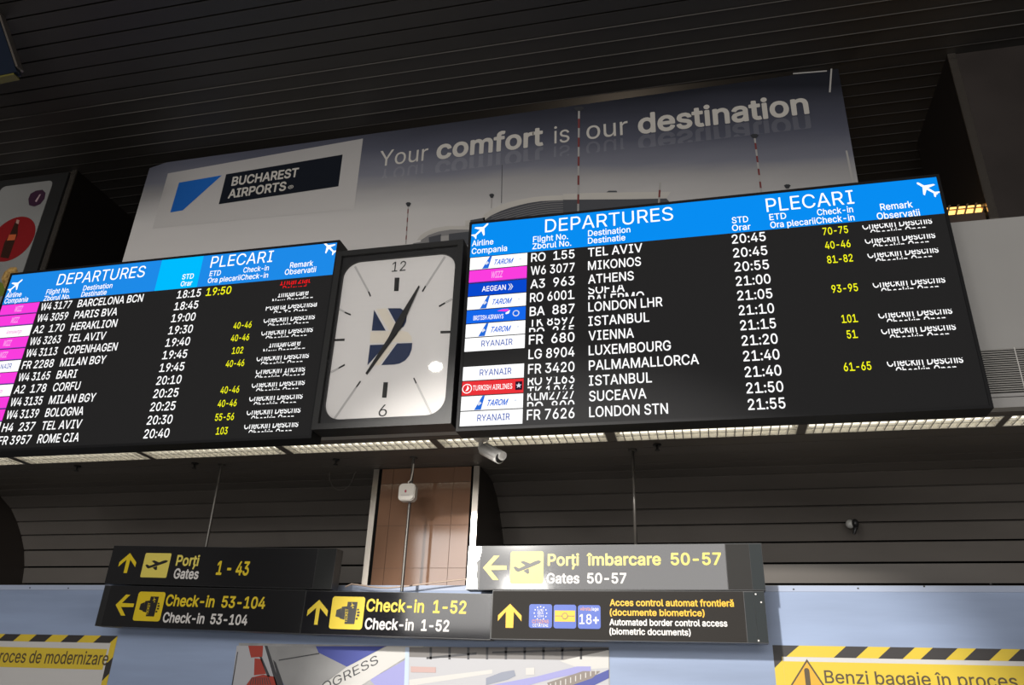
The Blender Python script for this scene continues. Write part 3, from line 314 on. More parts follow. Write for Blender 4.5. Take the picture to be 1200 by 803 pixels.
â2195|55 -12 79 -15 95 -14 127 -2 135 -11 167 -11 175 -8 178 -4 178 148 171 164 160 180 135 196 119 201 99 203 63 199 47 192 31 181 21 168 9 148 11 140 15 136 47 126 55 127 71 146 87 153 99 154 115 151 120 148 126 136 127 128 123 126 87 121 43 111 23 99 12 84 6 72 4 56 7 32 15 16 27 3 43 -8|71 36 63 40 58 48 59 60 63 65 91 73 123 78 127 76 123 54 110 40 99 35|36 208 75 208 95 230 111 211 119 207 151 207 158 212 160 220 156 228 115 274 79 276 71 271 30 224 29 216
î283|18 -8 27 -11 59 -11 67 -4 68 188 66 196 59 201 23 201 15 192 15 0|-17 208 19 207 43 229 63 207 99 207 105 212 107 220 103 228 63 273 55 276 27 276 18 272 -23 224 -24 216
Ă2240|1 -8 8 -11 44 -11 50 -8 76 60 164 60 191 -8 196 -11 232 -11 241 -4 241 4 149 256 144 263 100 265 92 260 -2 4 -2 -4|96 110 93 112 95 116 120 188 146 112 144 110|106 272 120 270 136 272 152 279 163 288 173 300 178 312 180 328 177 336 172 340 144 340 139 336 132 319 120 314 108 319 101 336 96 340 72 340 64 337 60 332 61 316 67 300 80 285
ă2195|55 -12 79 -15 95 -14 127 -2 135 -11 167 -11 175 -8 178 -4 178 148 171 164 160 180 135 196 119 201 99 203 63 199 47 192 31 181 21 168 9 148 11 140 15 136 47 126 55 127 71 146 87 153 99 154 115 151 120 148 126 136 127 128 123 126 87 121 43 111 23 99 12 84 6 72 4 56 7 32 15 16 27 3 43 -8|71 36 63 40 58 48 59 60 63 65 91 73 123 78 127 76 123 54 110 40 99 35|77 208 95 205 111 207 135 221 146 232 150 240 155 264 152 272 147 276 119 276 114 272 107 255 95 249 87 251 81 256 79 268 71 276 39 274 34 264 37 248 42 236 55 220
ț2114|28 -92 35 -95 59 -95 65 -92 90 -24 91 -14 111 -9 118 0 111 32 103 38 79 37 76 40 74 52 74 152 103 153 109 156 113 164 113 192 111 196 103 201 75 202 73 240 70 244 63 247 31 247 25 244 21 236 21 204 19 201 -1 200 -8 192 -8 164 -5 157 3 153 20 152 21 48 25 24 38 4 56 -8 43 -10 38 -16 24 -84
a3195|51 -16 63 -19 95 -19 123 -9 135 -16 171 -16 179 -12 183 -5 183 148 175 168 164 184 151 194 135 202 123 205 99 208 59 202 43 195 27 184 5 152 5 140 11 133 57 120 47 118 31 111 17 100 3 76 -1 56 2 32 12 12 27 -4 39 -12|79 40 67 43 63 47 62 56 65 60 91 68 120 72 122 68 118 56 107 44 95 40|63 121 59 124 71 139 87 148 111 147 116 144 121 136 121 132 119 130
c3198|74 -16 105 -20 121 -19 149 -10 170 4 182 16 191 32 197 48 196 56 189 65 153 75 141 71 131 52 125 46 105 39 85 45 77 52 69 64 64 92 68 120 77 136 89 145 105 149 121 144 131 136 139 120 149 115 185 123 196 132 196 144 182 172 161 192 133 205 105 208 77 205 49 193 29 176 15 156 5 128 1 92 4 64 14 36 29 12 45 -2
d3212|70 -16 97 -20 117 -19 141 -8 153 -16 189 -16 197 -12 201 -5 202 252 201 260 193 268 153 270 143 264 139 256 139 204 137 198 113 207 97 208 69 204 49 194 29 178 12 152 4 124 1 96 4 64 12 36 28 12 45 -4|101 39 85 45 74 56 66 76 64 96 69 124 76 136 85 145 101 149 113 147 121 144 129 136 135 124 140 96 135 64 129 52 121 45
e3202|75 -16 105 -20 125 -19 149 -12 165 -3 179 8 191 24 197 40 198 48 193 57 159 68 189 69 197 73 201 80 200 124 193 148 182 168 169 183 141 201 121 207 101 208 77 205 49 193 26 172 14 152 4 124 1 92 4 64 13 36 29 12 47 -4|101 40 86 44 77 50 70 60 69 69 148 68 141 64 133 49 125 44 117 40|69 127 81 143 101 149 113 147 121 144 134 128 129 126
f3127|42 -16 75 -15 85 -8 87 0 87 144 91 148 119 149 125 152 129 160 130 192 126 200 119 205 91 206 87 208 88 216 91 220 119 219 129 228 136 256 136 264 131 272 115 278 95 281 75 279 47 264 35 252 27 236 23 207 -5 204 -9 200 -13 192 -13 164 -9 154 -1 149 23 148 24 0 29 -12
i383|28 -16 61 -15 69 -10 73 0 73 192 69 201 55 208 69 216 75 224 79 244 76 256 67 268 57 274 41 278 29 275 16 268 8 256 5 244 9 224 17 215 29 208 14 200 10 188 10 0 15 -12
m3305|26 -16 58 -16 66 -13 71 -8 73 0 74 128 82 143 98 149 114 145 121 128 121 0 126 -12 134 -16 170 -16 182 -8 184 0 185 132 194 145 210 149 218 148 226 143 232 128 232 0 234 -8 246 -16 278 -16 288 -12 294 0 294 128 291 152 284 172 274 186 254 201 238 206 218 209 202 208 186 203 170 195 162 188 158 188 134 205 114 209 94 207 70 198 58 206 26 206 18 204 10 192 10 0 14 -10
n3205|26 -16 58 -16 66 -13 71 -8 73 0 74 124 77 132 86 143 102 148 118 145 124 140 130 129 132 116 132 0 134 -8 142 -15 150 -16 182 -16 193 -8 195 0 195 120 192 144 182 171 170 186 154 198 134 206 114 208 90 204 74 198 70 198 66 202 58 206 22 205 14 200 10 188 10 0 14 -10
o3208|74 -16 109 -20 133 -16 157 -6 181 15 194 36 203 60 207 96 204 124 195 152 177 177 157 194 133 204 105 208 77 205 49 193 29 176 15 156 5 128 1 92 4 64 14 36 29 12 45 -2|101 40 85 45 74 56 66 76 64 96 69 124 77 136 89 145 105 149 121 144 133 134 140 120 144 92 139 64 131 52 117 42
r3130|26 -16 58 -16 66 -13 71 -8 73 0 74 128 82 139 90 144 102 147 126 146 135 152 138 160 138 192 136 200 130 206 122 208 102 208 86 205 70 199 58 206 26 206 18 204 11 196 10 0 14 -10
s3182|60 -16 70 -19 94 -20 114 -18 135 -12 158 2 170 16 178 32 182 56 177 76 165 96 142 112 118 121 90 127 71 136 74 144 82 148 94 150 110 146 122 128 130 123 166 130 175 136 178 148 172 164 161 180 146 194 118 206 94 208 74 206 50 199 30 187 21 176 11 156 7 136 11 116 25 92 46 78 110 60 117 52 116 48 110 43 90 39 71 44 59 64 50 69 14 62 6 58 3 52 2 44 9 24 18 10 34 -5
t3114|57 -14 83 -18 107 -15 119 -10 123 -2 117 30 113 38 103 43 83 41 79 50 79 146 107 149 114 154 118 162 118 190 116 198 111 203 103 206 83 206 79 210 79 238 71 250 63 252 31 252 23 249 17 242 15 206 -1 205 -11 198 -13 190 -13 162 -5 150 16 146 16 46 21 22 35 -1"""
GL = {}
for line in GLYPHS.split('\n'):
    head, *parts = line.split('|'); loops = []
    for q in parts:
        n = [int(t) for t in q.split()]; loops.append(list(zip(n[0::2], n[1::2])))
    GL[(head[0], int(head[1]))] = (int(head[2:]), loops)
GC = {}
def glyph(ch, bold, led):
    lv = 0 if bold < 2 else 1 if bold < 9 else 2 if bold < 13 else 3
    if led: ch = {'I': 'İ', '1': '¹'}.get(ch, ch)
    key = next(((ch, k) for k in (lv, 1, 2, 0, 3) if (ch, k) in GL))
    if key in GC: return GC[key]
    adv, loops = GL[key]
    cu = bpy.data.curves.new('glyph', 'CURVE'); cu.dimensions = '2D'; cu.fill_mode = 'BOTH'
    for lp in loops:
        sp = cu.splines.new('POLY'); sp.points.add(len(lp)-1); sp.use_cyclic_u = True
        for p, q in zip(sp.points, lp): p.co = (q[0]*.01, q[1]*.01, 0, 1)
    ob = bpy.data.objects.new('glyph', cu); COL.objects.link(ob); bpy.context.view_layer.update()
    ev = ob.evaluated_get(bpy.context.evaluated_depsgraph_get()); me = ev.to_mesh()
    vs = [(v.co.x*100, v.co.y*100) for v in me.vertices]
    fs = [tuple(p.vertices) if p.normal.z > 0 else tuple(p.vertices)[::-1] for p in me.polygons]
    ev.to_mesh_clear(); bpy.data.objects.remove(ob); bpy.data.curves.remove(cu)
    GC[key] = (adv, vs, fs); return GC[key]
def layout(text, bold=0.0, led=False, track=0):
    vs = []; fs = []; x = 0
    for ch in text:
        if ch == ' ': x += 95+track; continue
        adv, gv, gf = glyph(ch, bold, led); o = len(vs)
        vs += [(x+p[0], p[1]) for p in gv]; fs += [tuple(o+i for i in f) for f in gf]; x += adv+track
    x0 = min(p[0] for p in vs); x1 = max(p[0] for p in vs)
    return [((p[0]-x0)/(x1-x0), p[1]/254.0) for p in vs], fs
def clip(vs, fs, lo, hi):              # keep lo <= v <= hi of a flat mesh
    bm = bmesh.new(); bv = [bm.verts.new((p[0], p[1], 0)) for p in vs]
    for f in fs:
        try: bm.faces.new([bv[i] for i in f])
        except ValueError: pass
    for z, n in ((lo, (0, -1, 0)), (hi, (0, 1, 0))):
        bmesh.ops.bisect_plane(bm, geom=bm.verts[:]+bm.edges[:]+bm.faces[:], plane_co=(0, z, 0), plane_no=n, clear_outer=True)
    bm.verts.index_update(); v = [tuple(q.co[:2]) for q in bm.verts]; f = [tuple(q.index for q in p.verts) for p in bm.faces]
    bm.free(); return v, f
def letter(mb, text, p0, p1, cap, y, m, bold=0.0, led=False, cut=None, flip=False, slant=0.0, track=0):
    """text along the baseline p0 -> p1 (x, z) on the plane y; cap = capital height in metres"""
    vs, fs = layout(text, bold, led, track)
    if cut: vs, fs = clip(vs, fs, *cut)
    dx, dz = p1[0]-p0[0], p1[1]-p0[1]; L = math.hypot(dx, dz); nx, nz = -dz/L, dx/L
    k = -1 if flip else 1
    pts = [(p0[0]+dx*u+(nx*k+slant*dx/L)*v*cap, y, p0[1]+dz*u+(nz*k+slant*dz/L)*v*cap) for u, v in vs]
    mb.add(pts, [f[::-1] for f in fs] if flip else fs, m)
def pletter(mb, text, a, b, cap_px, y, m, **kw):      # the same with the baseline ends given as photograph pixels
    p0 = at(*a, y); p1 = at(*b, y)
    cap = at(a[0], a[1]-cap_px, y)[1]-p0[1]
    if not kw.pop('tilt', False): z = (p0[1]+p1[1])/2; p0 = (p0[0], z); p1 = (p1[0], z)
    letter(mb, text, p0, p1, cap, y, m, **kw)
def px(y, *pts): return [at(a, b, y) for a, b in pts]
def roundrect(x0, x1, z0, z1, r, n=6):
    out = []
    for cx, cz, a0 in ((x1-r, z1-r, 0), (x0+r, z1-r, 90), (x0+r, z0+r, 180), (x1-r, z0+r, 270)):
        out += [(cx+r*math.cos(math.radians(a0+90*i/n)), cz+r*math.sin(math.radians(a0+90*i/n))) for i in range(n+1)]
    return out
def circle(cx, cz, r, n=32, rz=None): return [(cx+r*math.cos(2*math.pi*i/n), cz+(rz or r)*math.sin(2*math.pi*i/n)) for i in range(n)]

# ------------------------------------------------------------------ materials
slat_m = noisy('dark_bronze_slat', (.128, .115, .103), .45, .4, .12, 2.0, (.4, 1, 1))
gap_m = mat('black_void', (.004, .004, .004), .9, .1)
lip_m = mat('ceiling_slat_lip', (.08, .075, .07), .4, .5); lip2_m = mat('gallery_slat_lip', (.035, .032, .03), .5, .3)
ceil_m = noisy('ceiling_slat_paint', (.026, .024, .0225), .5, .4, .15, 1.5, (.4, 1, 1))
pier_m = noisy('brown_black_cladding', (.030, .025, .023), .35, .4, .2, 2.0)
gloss_dark = mat('black_gloss_cladding', (.006, .005, .005), .4, .2)
grey_m = noisy('pale_grey_metal_panel', (.35, .342, .33), .5, .4, .04, 1.2)
steel_m = mat('brushed_steel', (.45, .41, .36), .3, .5, .85)
black_m = mat('black_powder_coat', (.012, .012, .013), .45, .45)
frame_m = mat('charcoal_frame', (.016, .016, .016), .45, .35)
floor_m = noisy('beige_floor_tile', (.38, .35, .31), .3, .5, .1, 1.0)
white_m = mat('white_plastic', (.55, .52, .47), .45, .4)
wall_m = mat('hall_wall_paint', (.10, .095, .09), .7, .3)

# ------------------------------------------------------------------ the hall: floor, ceilings, walls
b = MB(); b.box(-14, 12, -9.4, 9.4, -.12, 0, floor_m); struct(b.build('floor'))
b = MB(); b.box(-14, 12, -9.6, -9.4, 0, 7, wall_m); struct(b.build('wall_front'))
b = MB()                                # slatted hall ceiling, continuing over the upper gallery
b.box(-14, 12, -9.4, 9.5, 6.56, 6.7, gap_m)
y = 4.495-.145*96
while y < 9.3:
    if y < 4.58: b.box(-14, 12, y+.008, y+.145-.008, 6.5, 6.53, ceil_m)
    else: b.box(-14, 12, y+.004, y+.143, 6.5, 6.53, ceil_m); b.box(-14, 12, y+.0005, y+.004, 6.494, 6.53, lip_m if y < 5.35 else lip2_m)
    y += .145
struct(b.build('ceiling'))
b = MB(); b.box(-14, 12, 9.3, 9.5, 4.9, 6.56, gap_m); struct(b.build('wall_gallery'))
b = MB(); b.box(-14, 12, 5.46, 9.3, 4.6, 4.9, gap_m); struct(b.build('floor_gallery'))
b = MB()                                # pale metal parapet below the gallery
b.box(-14, 12, 5.45, 5.53, 3.575, 4.93, grey_m); b.box(-14, 12, 5.445, 5.53, 3.5, 3.568, grey_m)
b.box(-14, 12, 5.46, 5.53, 3.565, 3.578, gap_m)
struct(b.build('wall_parapet'))
b = MB()                                # soffit and the slatted cove curving down to the back wall
b.box(-14, 12, 5.54, 5.615, 3.5, 3.56, slat_m)
prof = [(5.845, 3.5), (6.02, 3.5), (6.24, 3.5), (6.46, 3.5), (6.64, 3.498), (6.80, 3.474), (6.975, 3.388), (7.105, 3.272), (7.21, 3.15), (7.303, 3.01), (7.37, 2.845), (7.4, 2.675), (7.4, 2.5), (7.4, 2.3)]
for i in range(len(prof)-1):
    (ya, za), (yb, zb) = prof[i], prof[i+1]; d = Vector((yb-ya, zb-za)).normalized(); n = Vector((-d.y, d.x))
    n = n if n.y >= 0 or n.x > 0 else -n
    g = .004 if i < 4 else .009
    A = Vector((ya, za))+d*g; B = Vector((yb, zb))-d*g; th = .025
    nn = Vector((-d.y, d.x)) if Vector((-d.y, d.x)).dot(Vector((.7, .7))) > 0 else Vector((d.y, -d.x))
    q = [A, B, B+nn*th, A+nn*th]
    b.add([(-14, p.x, p.y) for p in q]+[(12, p.x, p.y) for p in q], [(0,1,5,4),(1,2,6,5),(2,3,7,6),(3,0,4,7)], slat_m)
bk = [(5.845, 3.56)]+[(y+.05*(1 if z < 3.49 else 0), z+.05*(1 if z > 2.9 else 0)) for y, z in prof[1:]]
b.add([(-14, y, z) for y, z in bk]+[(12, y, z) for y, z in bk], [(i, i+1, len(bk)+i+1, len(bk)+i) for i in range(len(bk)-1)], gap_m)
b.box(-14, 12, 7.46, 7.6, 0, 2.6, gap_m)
struct(b.build('wall_back'))
b = MB()
b.box(-14, 12, 5.53, 5.9, 3.57, 3.9, gap_m); struct(b.build('ceiling_soffit'))

# glossy tiled column between the two signs' poles
tile_m = noisy('glossy_brown_tile', (.19, .105, .066), .07, .6, .12, 1.2, (1, 1, .6))
grout_m = mat('tile_joint', (.12, .06, .03), .6)
b = MB(); CX0, CX1, CY = -2.782, -1.822, 6.35
b.box(CX0+.05, CX1-.004, CY+.012, 7.45, 2.2, 3.495, mat('column_side_cladding', (.035, .028, .024), .35, .4)); col_o = struct(b.build('wall_column'))
b = MB(); b.box(CX0+.05, CX1-.05, CY+.006, CY+.0118, 2.2, 3.495, grout_m)
for z0, z1 in ((2.2, 2.646), (2.65, 2.995), (2.999, 3.36), (3.364, 3.494)):
    for x0, x1 in ((CX0+.075, -2.602), (-2.598, -2.052), (-2.048, CX1-.075)):
        b.box(x0, x1, CY, CY+.0058, z0, z1, tile_m)
b.box(CX0+.051, CX0+.073, CY+.001, CY+.0058, 2.2, 3.494, gap_m); b.box(CX1-.073, CX1-.051, CY+.001, CY+.0058, 2.2, 3.494, gap_m)
b.build('tile_face', col_o)
for x in (CX0, CX1-.05):
    b = MB(); b.box(x, x+.05, CY-.014, CY+.011, 2.2, 3.494, steel_m); o = b.build('metal_edge', col_o); o['label'] = 'brushed steel edge strip'
b = MB(); b.box(-9.6, -7.15, 6.35, 7.45, 2.2, 3.495, mat('column_side_cladding', (0, 0, 0))); struct(b.build('wall_column'))

strip_m = mat('polished_edge_steel', (.28, .25, .22), .2, .5, .9)
# gallery piers either side of the opening
b = MB(); b.box(2.16, 12, 5.455, 6.55, 4.932, 6.498, pier_m); b.box(2.150, 2.159, 5.46, 6.55, 4.932, 6.498, gloss_dark); pr = struct(b.build('wall_pier'))
b = MB(); b.box(2.146, 2.205, 5.44, 5.4545, 4.932, 6.498, strip_m); o = b.build('metal_edge', pr); o['label'] = 'brushed steel edge strip'
b = MB(); b.box(-12, -6.03, 5.455, 6.55, 4.932, 6.498, pier_m); b.box(-6.029, -6.02, 5.46, 6.55, 4.932, 6.498, gloss_dark); pl = struct(b.build('wall_pier'))
b = MB(); b.box(-6.075, -6.016, 5.44, 5.4545, 4.932, 6.498, strip_m); o = b.build('metal_edge', pl); o['label'] = 'brushed steel edge strip'

# ------------------------------------------------------------------ departures boards
YB = 5.0
led_black = mat('unlit_led_panel', (.026, .026, .027), .9, .03); bframe_m = mat('black_board_frame', (.007, .007, .008), .55, .2)
W_ = glow('led_white', (255, 255, 255), 1.15); YEL = glow('led_yellow', (246, 246, 30), 1.1); RED = glow('led_red', (240, 25, 30), 1.05)
HB = glow('led_blue_header', (8, 141, 242)); HB2 = glow('led_blue_header_dim', (30, 138, 232)); HC = glow('led_cyan_header', (0, 188, 255))
MAG = glow('led_magenta', (250, 62, 222)); MAGL = glow('led_pale_pink', (255, 165, 240)); NAV = glow('led_royal_blue', (8, 72, 205)); BLU = glow('led_sky_blue', (22, 104, 235))
TRED = glow('led_tile_red', (236, 52, 58)); INK = glow('led_ink_blue', (62, 92, 178)); DINK = glow('led_deep_blue', (40, 110, 220)); PNK = glow('led_pink_ink', (226, 120, 200)); TDK = glow('led_tile_dark', (40, 20, 40)); GRY = glow('led_pale_grey', (222, 228, 240)); VIO = glow('led_violet_edge', (96, 60, 190))
PLANE = [(0,1),(.09,.9),(.1,.42),(.62,-.02),(.62,-.16),(.1,.06),(.08,-.52),(.3,-.74),(.3,-.86),(.04,-.74),(0,-.84),
         (-.04,-.74),(-.3,-.86),(-.3,-.74),(-.08,-.52),(-.1,.06),(-.62,-.16),(-.62,-.02),(-.1,.42),(-.09,.9)]
def plane_icon(mb, cx, cz, s, ang, y, m):
    a = math.radians(ang); mb.flat([(cx+s*(p[0]*math.cos(a)-p[1]*math.sin(a)), cz+s*(p[0]*math.sin(a)+p[1]*math.cos(a))) for p in PLANE], y, m)
def tile_art(mb, kind, x0, x1, z0, z1, y):
    w, h = x1-x0, z1-z0; X = lambda u: x0+u*w; Z = lambda v: z0+v*h
    bg = {'wizz': MAG, 'aegean': NAV, 'ba': BLU, 'turkish': TRED}.get(kind, W_)
    mb.flat([(x0, z0), (x1, z0), (x1, z1), (x0, z1)], y, bg); y -= .0012
    if kind == 'tarom':
        mb.flat([(X(.25), z0), (X(.32), z0), (X(.36), z1), (X(.33), z1)], y, DINK) if False else None
        mb.flat([(X(.22), z0+.002), (X(.33), z0+.002), (X(.385), z1-.001), (X(.345), z1-.001)], y, DINK)
        mb.flat([(X(.29), Z(.3)), (X(.34), Z(.45)), (X(.31), Z(.6)), (X(.27), Z(.42))], y-.001, GRY)
        letter(mb, 'TAROM', (X(.41), Z(.27)), (X(.74), Z(.27)), h*.40, y, DINK, bold=11, slant=.3)
        mb.flat([(X(.86), Z(.5)), (X(.9), Z(.5)), (X(.9), Z(.6)), (X(.86), Z(.6))], y, GRY)
    elif kind == 'wizz':
        letter(mb, 'WIZZ', (X(.38), Z(.27)), (X(.58), Z(.27)), h*.5, y, MAGL, bold=11, slant=.1)
        mb.flat([(x0, z0), (x1, z0), (x1, z0+.05*h), (x0, z0+.05*h)], y, VIO)
    elif kind == 'aegean':
        letter(mb, 'AEGEAN', (X(.24), Z(.3)), (X(.65), Z(.3)), h*.4, y, W_, bold=8)
        for k in range(2): mb.flat([(X(.69+.035*k), Z(.25)), (X(.72+.035*k), Z(.5)), (X(.69+.035*k), Z(.75)), (X(.705+.035*k), Z(.75)), (X(.74+.035*k), Z(.5)), (X(.705+.035*k), Z(.25))], y, GRY)
    elif kind == 'ba':
        letter(mb, 'BRITISH AIRWAYS', (X(.12), Z(.22)), (X(.63), Z(.2)), h*.34, y, W_, bold=6)
        mb.flat([(X(.52), Z(.8)), (X(.6), Z(.9)), (X(.7), Z(.9)), (X(.73), Z(.78)), (X(.66), Z(.72))], y, MAG)
        mb.flat([(X(.66), Z(.6)), (X(.74), Z(.82)), (X(.72), Z(.55)), (X(.67), Z(.5))], y, W_)
        mb.flat(circle(X(.84), Z(.52), h*.24, 20), y, GRY); mb.flat(circle(X(.84), Z(.52), h*.17, 20), y-.001, BLU)
    elif kind == 'ryanair':
        letter(mb, 'RYANAIR', (X(.28), Z(.3)), (X(.8), Z(.3)), h*.44, y, INK, bold=5)
    elif kind == 'turkish':
        letter(mb, 'TURKISH AIRLINES', (X(.18), Z(.32)), (X(.82), Z(.32)), h*.36, y, W_, bold=8)
        mb.flat(circle(X(.085), Z(.48), h*.34, 24), y, W_); mb.flat(circle(X(.085), Z(.48), h*.28, 24), y-.001, TRED)
        mb.flat([(X(.06), Z(.3)), (X(.1), Z(.35)), (X(.12), Z(.5)), (X(.09), Z(.72)), (X(.085), Z(.5))], y-.002, W_)
        mb.flat([(X(.87), Z(.2)), (X(.98), Z(.2)), (X(.98), Z(.8)), (X(.87), Z(.8))], y, TDK)
        mb.flat([(X(.925)+h*.2*(1 if i % 2 == 0 else .45)*math.sin(i*math.pi/5), Z(.5)+h*.2*(1 if i % 2 == 0 else .45)*math.cos(i*math.pi/5)) for i in range(10)], y-.001, GRY)
    elif kind == 'anima':
        letter(mb, 'Animawings', (X(.36), Z(.3)), (X(.77), Z(.3)), h*.36, y, PNK, bold=2, slant=.15)

def board(name, label, x0, x1, z0, ztop, zh, c, rows, hdr, tiles, head, zbase, pitch, cap, tw):
    B = thing(name, ((x0+x1)/2, YB, z0), label, 'flight board', 'departures boards above the signs')
    f = MB(); t = .02
    f.box(x0-t, x1+t, YB+.012, YB+.15, z0-.02, ztop+t, bframe_m)
    f.box(x0-t, x0, YB-.006, YB+.012, z0-.02, ztop+t, bframe_m); f.box(x1, x1+t, YB-.006, YB+.012, z0-.02, ztop+t, bframe_m)
    f.box(x0, x1, YB-.006, YB+.012, z0-.02, z0, bframe_m); f.box(x0, x1, YB-.006, YB+.012, ztop, ztop+t, bframe_m)
    f.build('frame', B)
    d = MB(); d.box(x0, x1, YB, YB+.0119, z0, ztop, led_black); D = d.build('display', B)
    h = MB(); h.flat([(x0, zh), (x1, zh), (x1, ztop), (x0, ztop)], YB-.001, head)
    if head is HB2: h.flat([(-4.337, zh), (-3.938, zh), (-3.938, ztop), (-4.337, ztop)], YB-.0016, HC)
    H = h.build('header_band', D); H['label'] = 'bright blue header band'
    yt = YB-.003
    for txt, a, e, zb, cp, bd in hdr:
        m = MB(); letter(m, txt, (a, zb), (e, zb), cp, yt, W_, bold=bd, led=True); m.build('header_text', D)
    for (cx, cz, s, a) in c['icons']:
        m = MB(); plane_icon(m, cx, cz, s, a, yt, W_); m.build('airplane_symbol', D)
    for i, k in enumerate(tiles):
        if not k: continue
        zt = zh-.006-pitch*i
        m = MB(); tile_art(m, k, x0+.004, x0+tw, zt-pitch+.007, zt, YB-.0015); m.build('airline_tile', D)
    for i, (fl, de, ti, et, ga, re) in enumerate(rows):
        z = zbase-pitch*i
        def field(nm, text, a, e, zz, cp, mm=W_, bd=3, cut=None):
            m = MB(); letter(m, text, (a, zz), (e, zz), cp, yt, mm, bold=bd, led=True, cut=cut); m.build(nm, D)
        def put2(nm, tx, a, es, mm=W_):
            if len(tx) == 2:           # caught halfway between two lines
                field(nm, tx[0], a, es[0], z+.027, cap, mm, cut=(-.02, .74)); field(nm, tx[1], a, es[1], z-.058, cap, mm, cut=(.58, 1.03))
            else: field(nm, tx[0], a, es[0], z, cap, mm)
        wd = lambda t: c['ch']*sum({'I': .75, '1': .95, ' ': .5, 'M': 1.25, 'W': 1.3}.get(q, 1) for q in t)
        put2('flight_number', fl, c['fl'][0], [c['fl'][1]]*2)
        dd = de if isinstance(de, tuple) else (de,)
        put2('destination', dd, c['de'], [c['de']+wd(t) for t in dd])
        put2('departure_time', (ti,), c['ti'][0], [c['ti'][1]])
        if et: put2('expected_time', (et,), c['et'][0], [c['et'][1]], YEL)
        if ga:
            n = len(ga)*c['gch']; field('desk_number', ga, c['ga']-n/2, c['ga']+n/2, z+.004, cap*.78, YEL, 6)
        if re:
            mm = RED if re[2] else W_; k = c['rch']; cx = c['re']; w1 = len(re[0])*k; w2 = len(re[1])*k; zz = z+c['rdz']
            field('remark', re[0], cx-w1/2, cx+w1/2, zz+.018, cap*.78, mm, 6, (-.02, .60)); field('remark', re[1], cx-w2/2, cx+w2/2, zz-.046, cap*.78, mm, 6, (.63, 1.04))
    return B
CO = ('Checkin Deschis', 'Checkin Open', 0); NB = ('Imbarcare', 'Now Boarding', 0)
rowsR = [(('RO  155',), 'TEL AVIV', '20:45', 0, '70-75', CO), (('W6 3077',), 'MIKONOS', '20:45', 0, '40-46', CO), (('A3  963',), 'ATHENS', '20:55', 0, '81-82', CO),
 (('RO 6001',), ('SOFIA', 'PALERMO'), '21:00', 0, 0, 0), (('BA  887',), 'LONDON LHR', '21:05', 0, '93-95', CO), (('TK 8597', 'RO  265'), 'ISTANBUL', '21:10', 0, 0, 0),
 (('FR  680',), 'VIENNA', '21:15', 0, '101', CO), (('LG 8904',), 'LUXEMBOURG', '21:20', 0, '51', CO), (('FR 3420',), 'PALMAMALLORCA', '21:40', 0, 0, 0),
 (('RO 9163', 'TK 1046'), 'ISTANBUL', '21:40', 0, '61-65', CO), (('KLM2727', 'RO  800'), 'SUCEAVA', '21:50', 0, 0, 0), (('FR 7626',), 'LONDON STN', '21:55', 0, 0, 0)]
hdrR = [('DEPARTURES', -1.02, -.069, 4.89, .115, 0), ('PLECARI', .582, 1.165, 4.879, .113, 0), ('Airline', -1.59, -1.42, 4.83, .05, 6), ('Compania', -1.588, -1.31, 4.76, .05, 6),
 ('Flight No.', -1.111, -.844, 4.813, .05, 6), ('Zborul No.', -1.114, -.82, 4.752, .05, 6), ('Destination', -.694, -.382, 4.82, .05, 6), ('Destinatie', -.695, -.42, 4.755, .05, 6),
 ('STD', .338, .45, 4.812, .05, 6), ('Orar', .334, .461, 4.748, .05, 6), ('ETD', .594, .707, 4.809, .05, 6), ('Ora plecariiCheck-in', .594, 1.147, 4.743, .05, 6), ('Check-in', .913, 1.147, 4.81, .05, 6),
 ('Remark', 1.322, 1.526, 4.803, .052, 6), ('Observatii', 1.29, 1.56, 4.732, .052, 6)]
cR = dict(fl=(-1.122, -.795), de=-.696, ch=.0545, ti=(.325, .553), et=(.594, .8), ga=1.012, gch=.0325, re=1.405, rch=.0290, rdz=0.0,
          icons=[(-1.53, 4.963, .088, -45), (1.643, 4.937, .088, 45)])
board('departures_board', 'right hand black flight board listing evening departures from 20:45, larger and beside the clock', -1.6, 1.71, 3.362, 5.03, 4.732, cR, rowsR, hdrR,
      ['tarom', 'wizz', 'aegean', 'tarom', 'ba', 'tarom', 'ryanair', None, 'ryanair', 'turkish', 'tarom', 'ryanair'], HB, 4.644, .1129, .072, .448)
rowsL = [(('W4 3177',), 'BARCELONA BCN', '18:15', '19:50', 0, ('Intarziat', 'Delayed', 1)), (('W4 3059',), 'PARIS BVA', '18:45', 0, 0, NB), (('A2  170',), 'HERAKLION', '19:00', 0, 0, ('Poarta Deschisa', 'Go To Gate', 0)),
 (('W6 3263',), 'TEL AVIV', '19:30', 0, '40-46', CO), (('W4 3113',), 'COPENHAGEN', '19:40', 0, '40-46', CO), (('FR 2288',), 'MILAN BGY', '19:45', 0, '102', NB),
 (('W4 3165',), 'BARI', '19:45', 0, '40-46', CO), (('A2  178',), 'CORFU', '20:10', 0, 0, ('Checkin Inchis', 'Checkin Closed', 0)), (('W4 3135',), 'MILAN BGY', '20:25', 0, '40-46', CO),
 (('W4 3139',), 'BOLOGNA', '20:25', 0, '40-46', CO), (('H4  237',), 'TEL AVIV', '20:30', 0, '55-56', CO), (('FR 3957',), 'ROME CIA', '20:40', 0, '103', CO)]
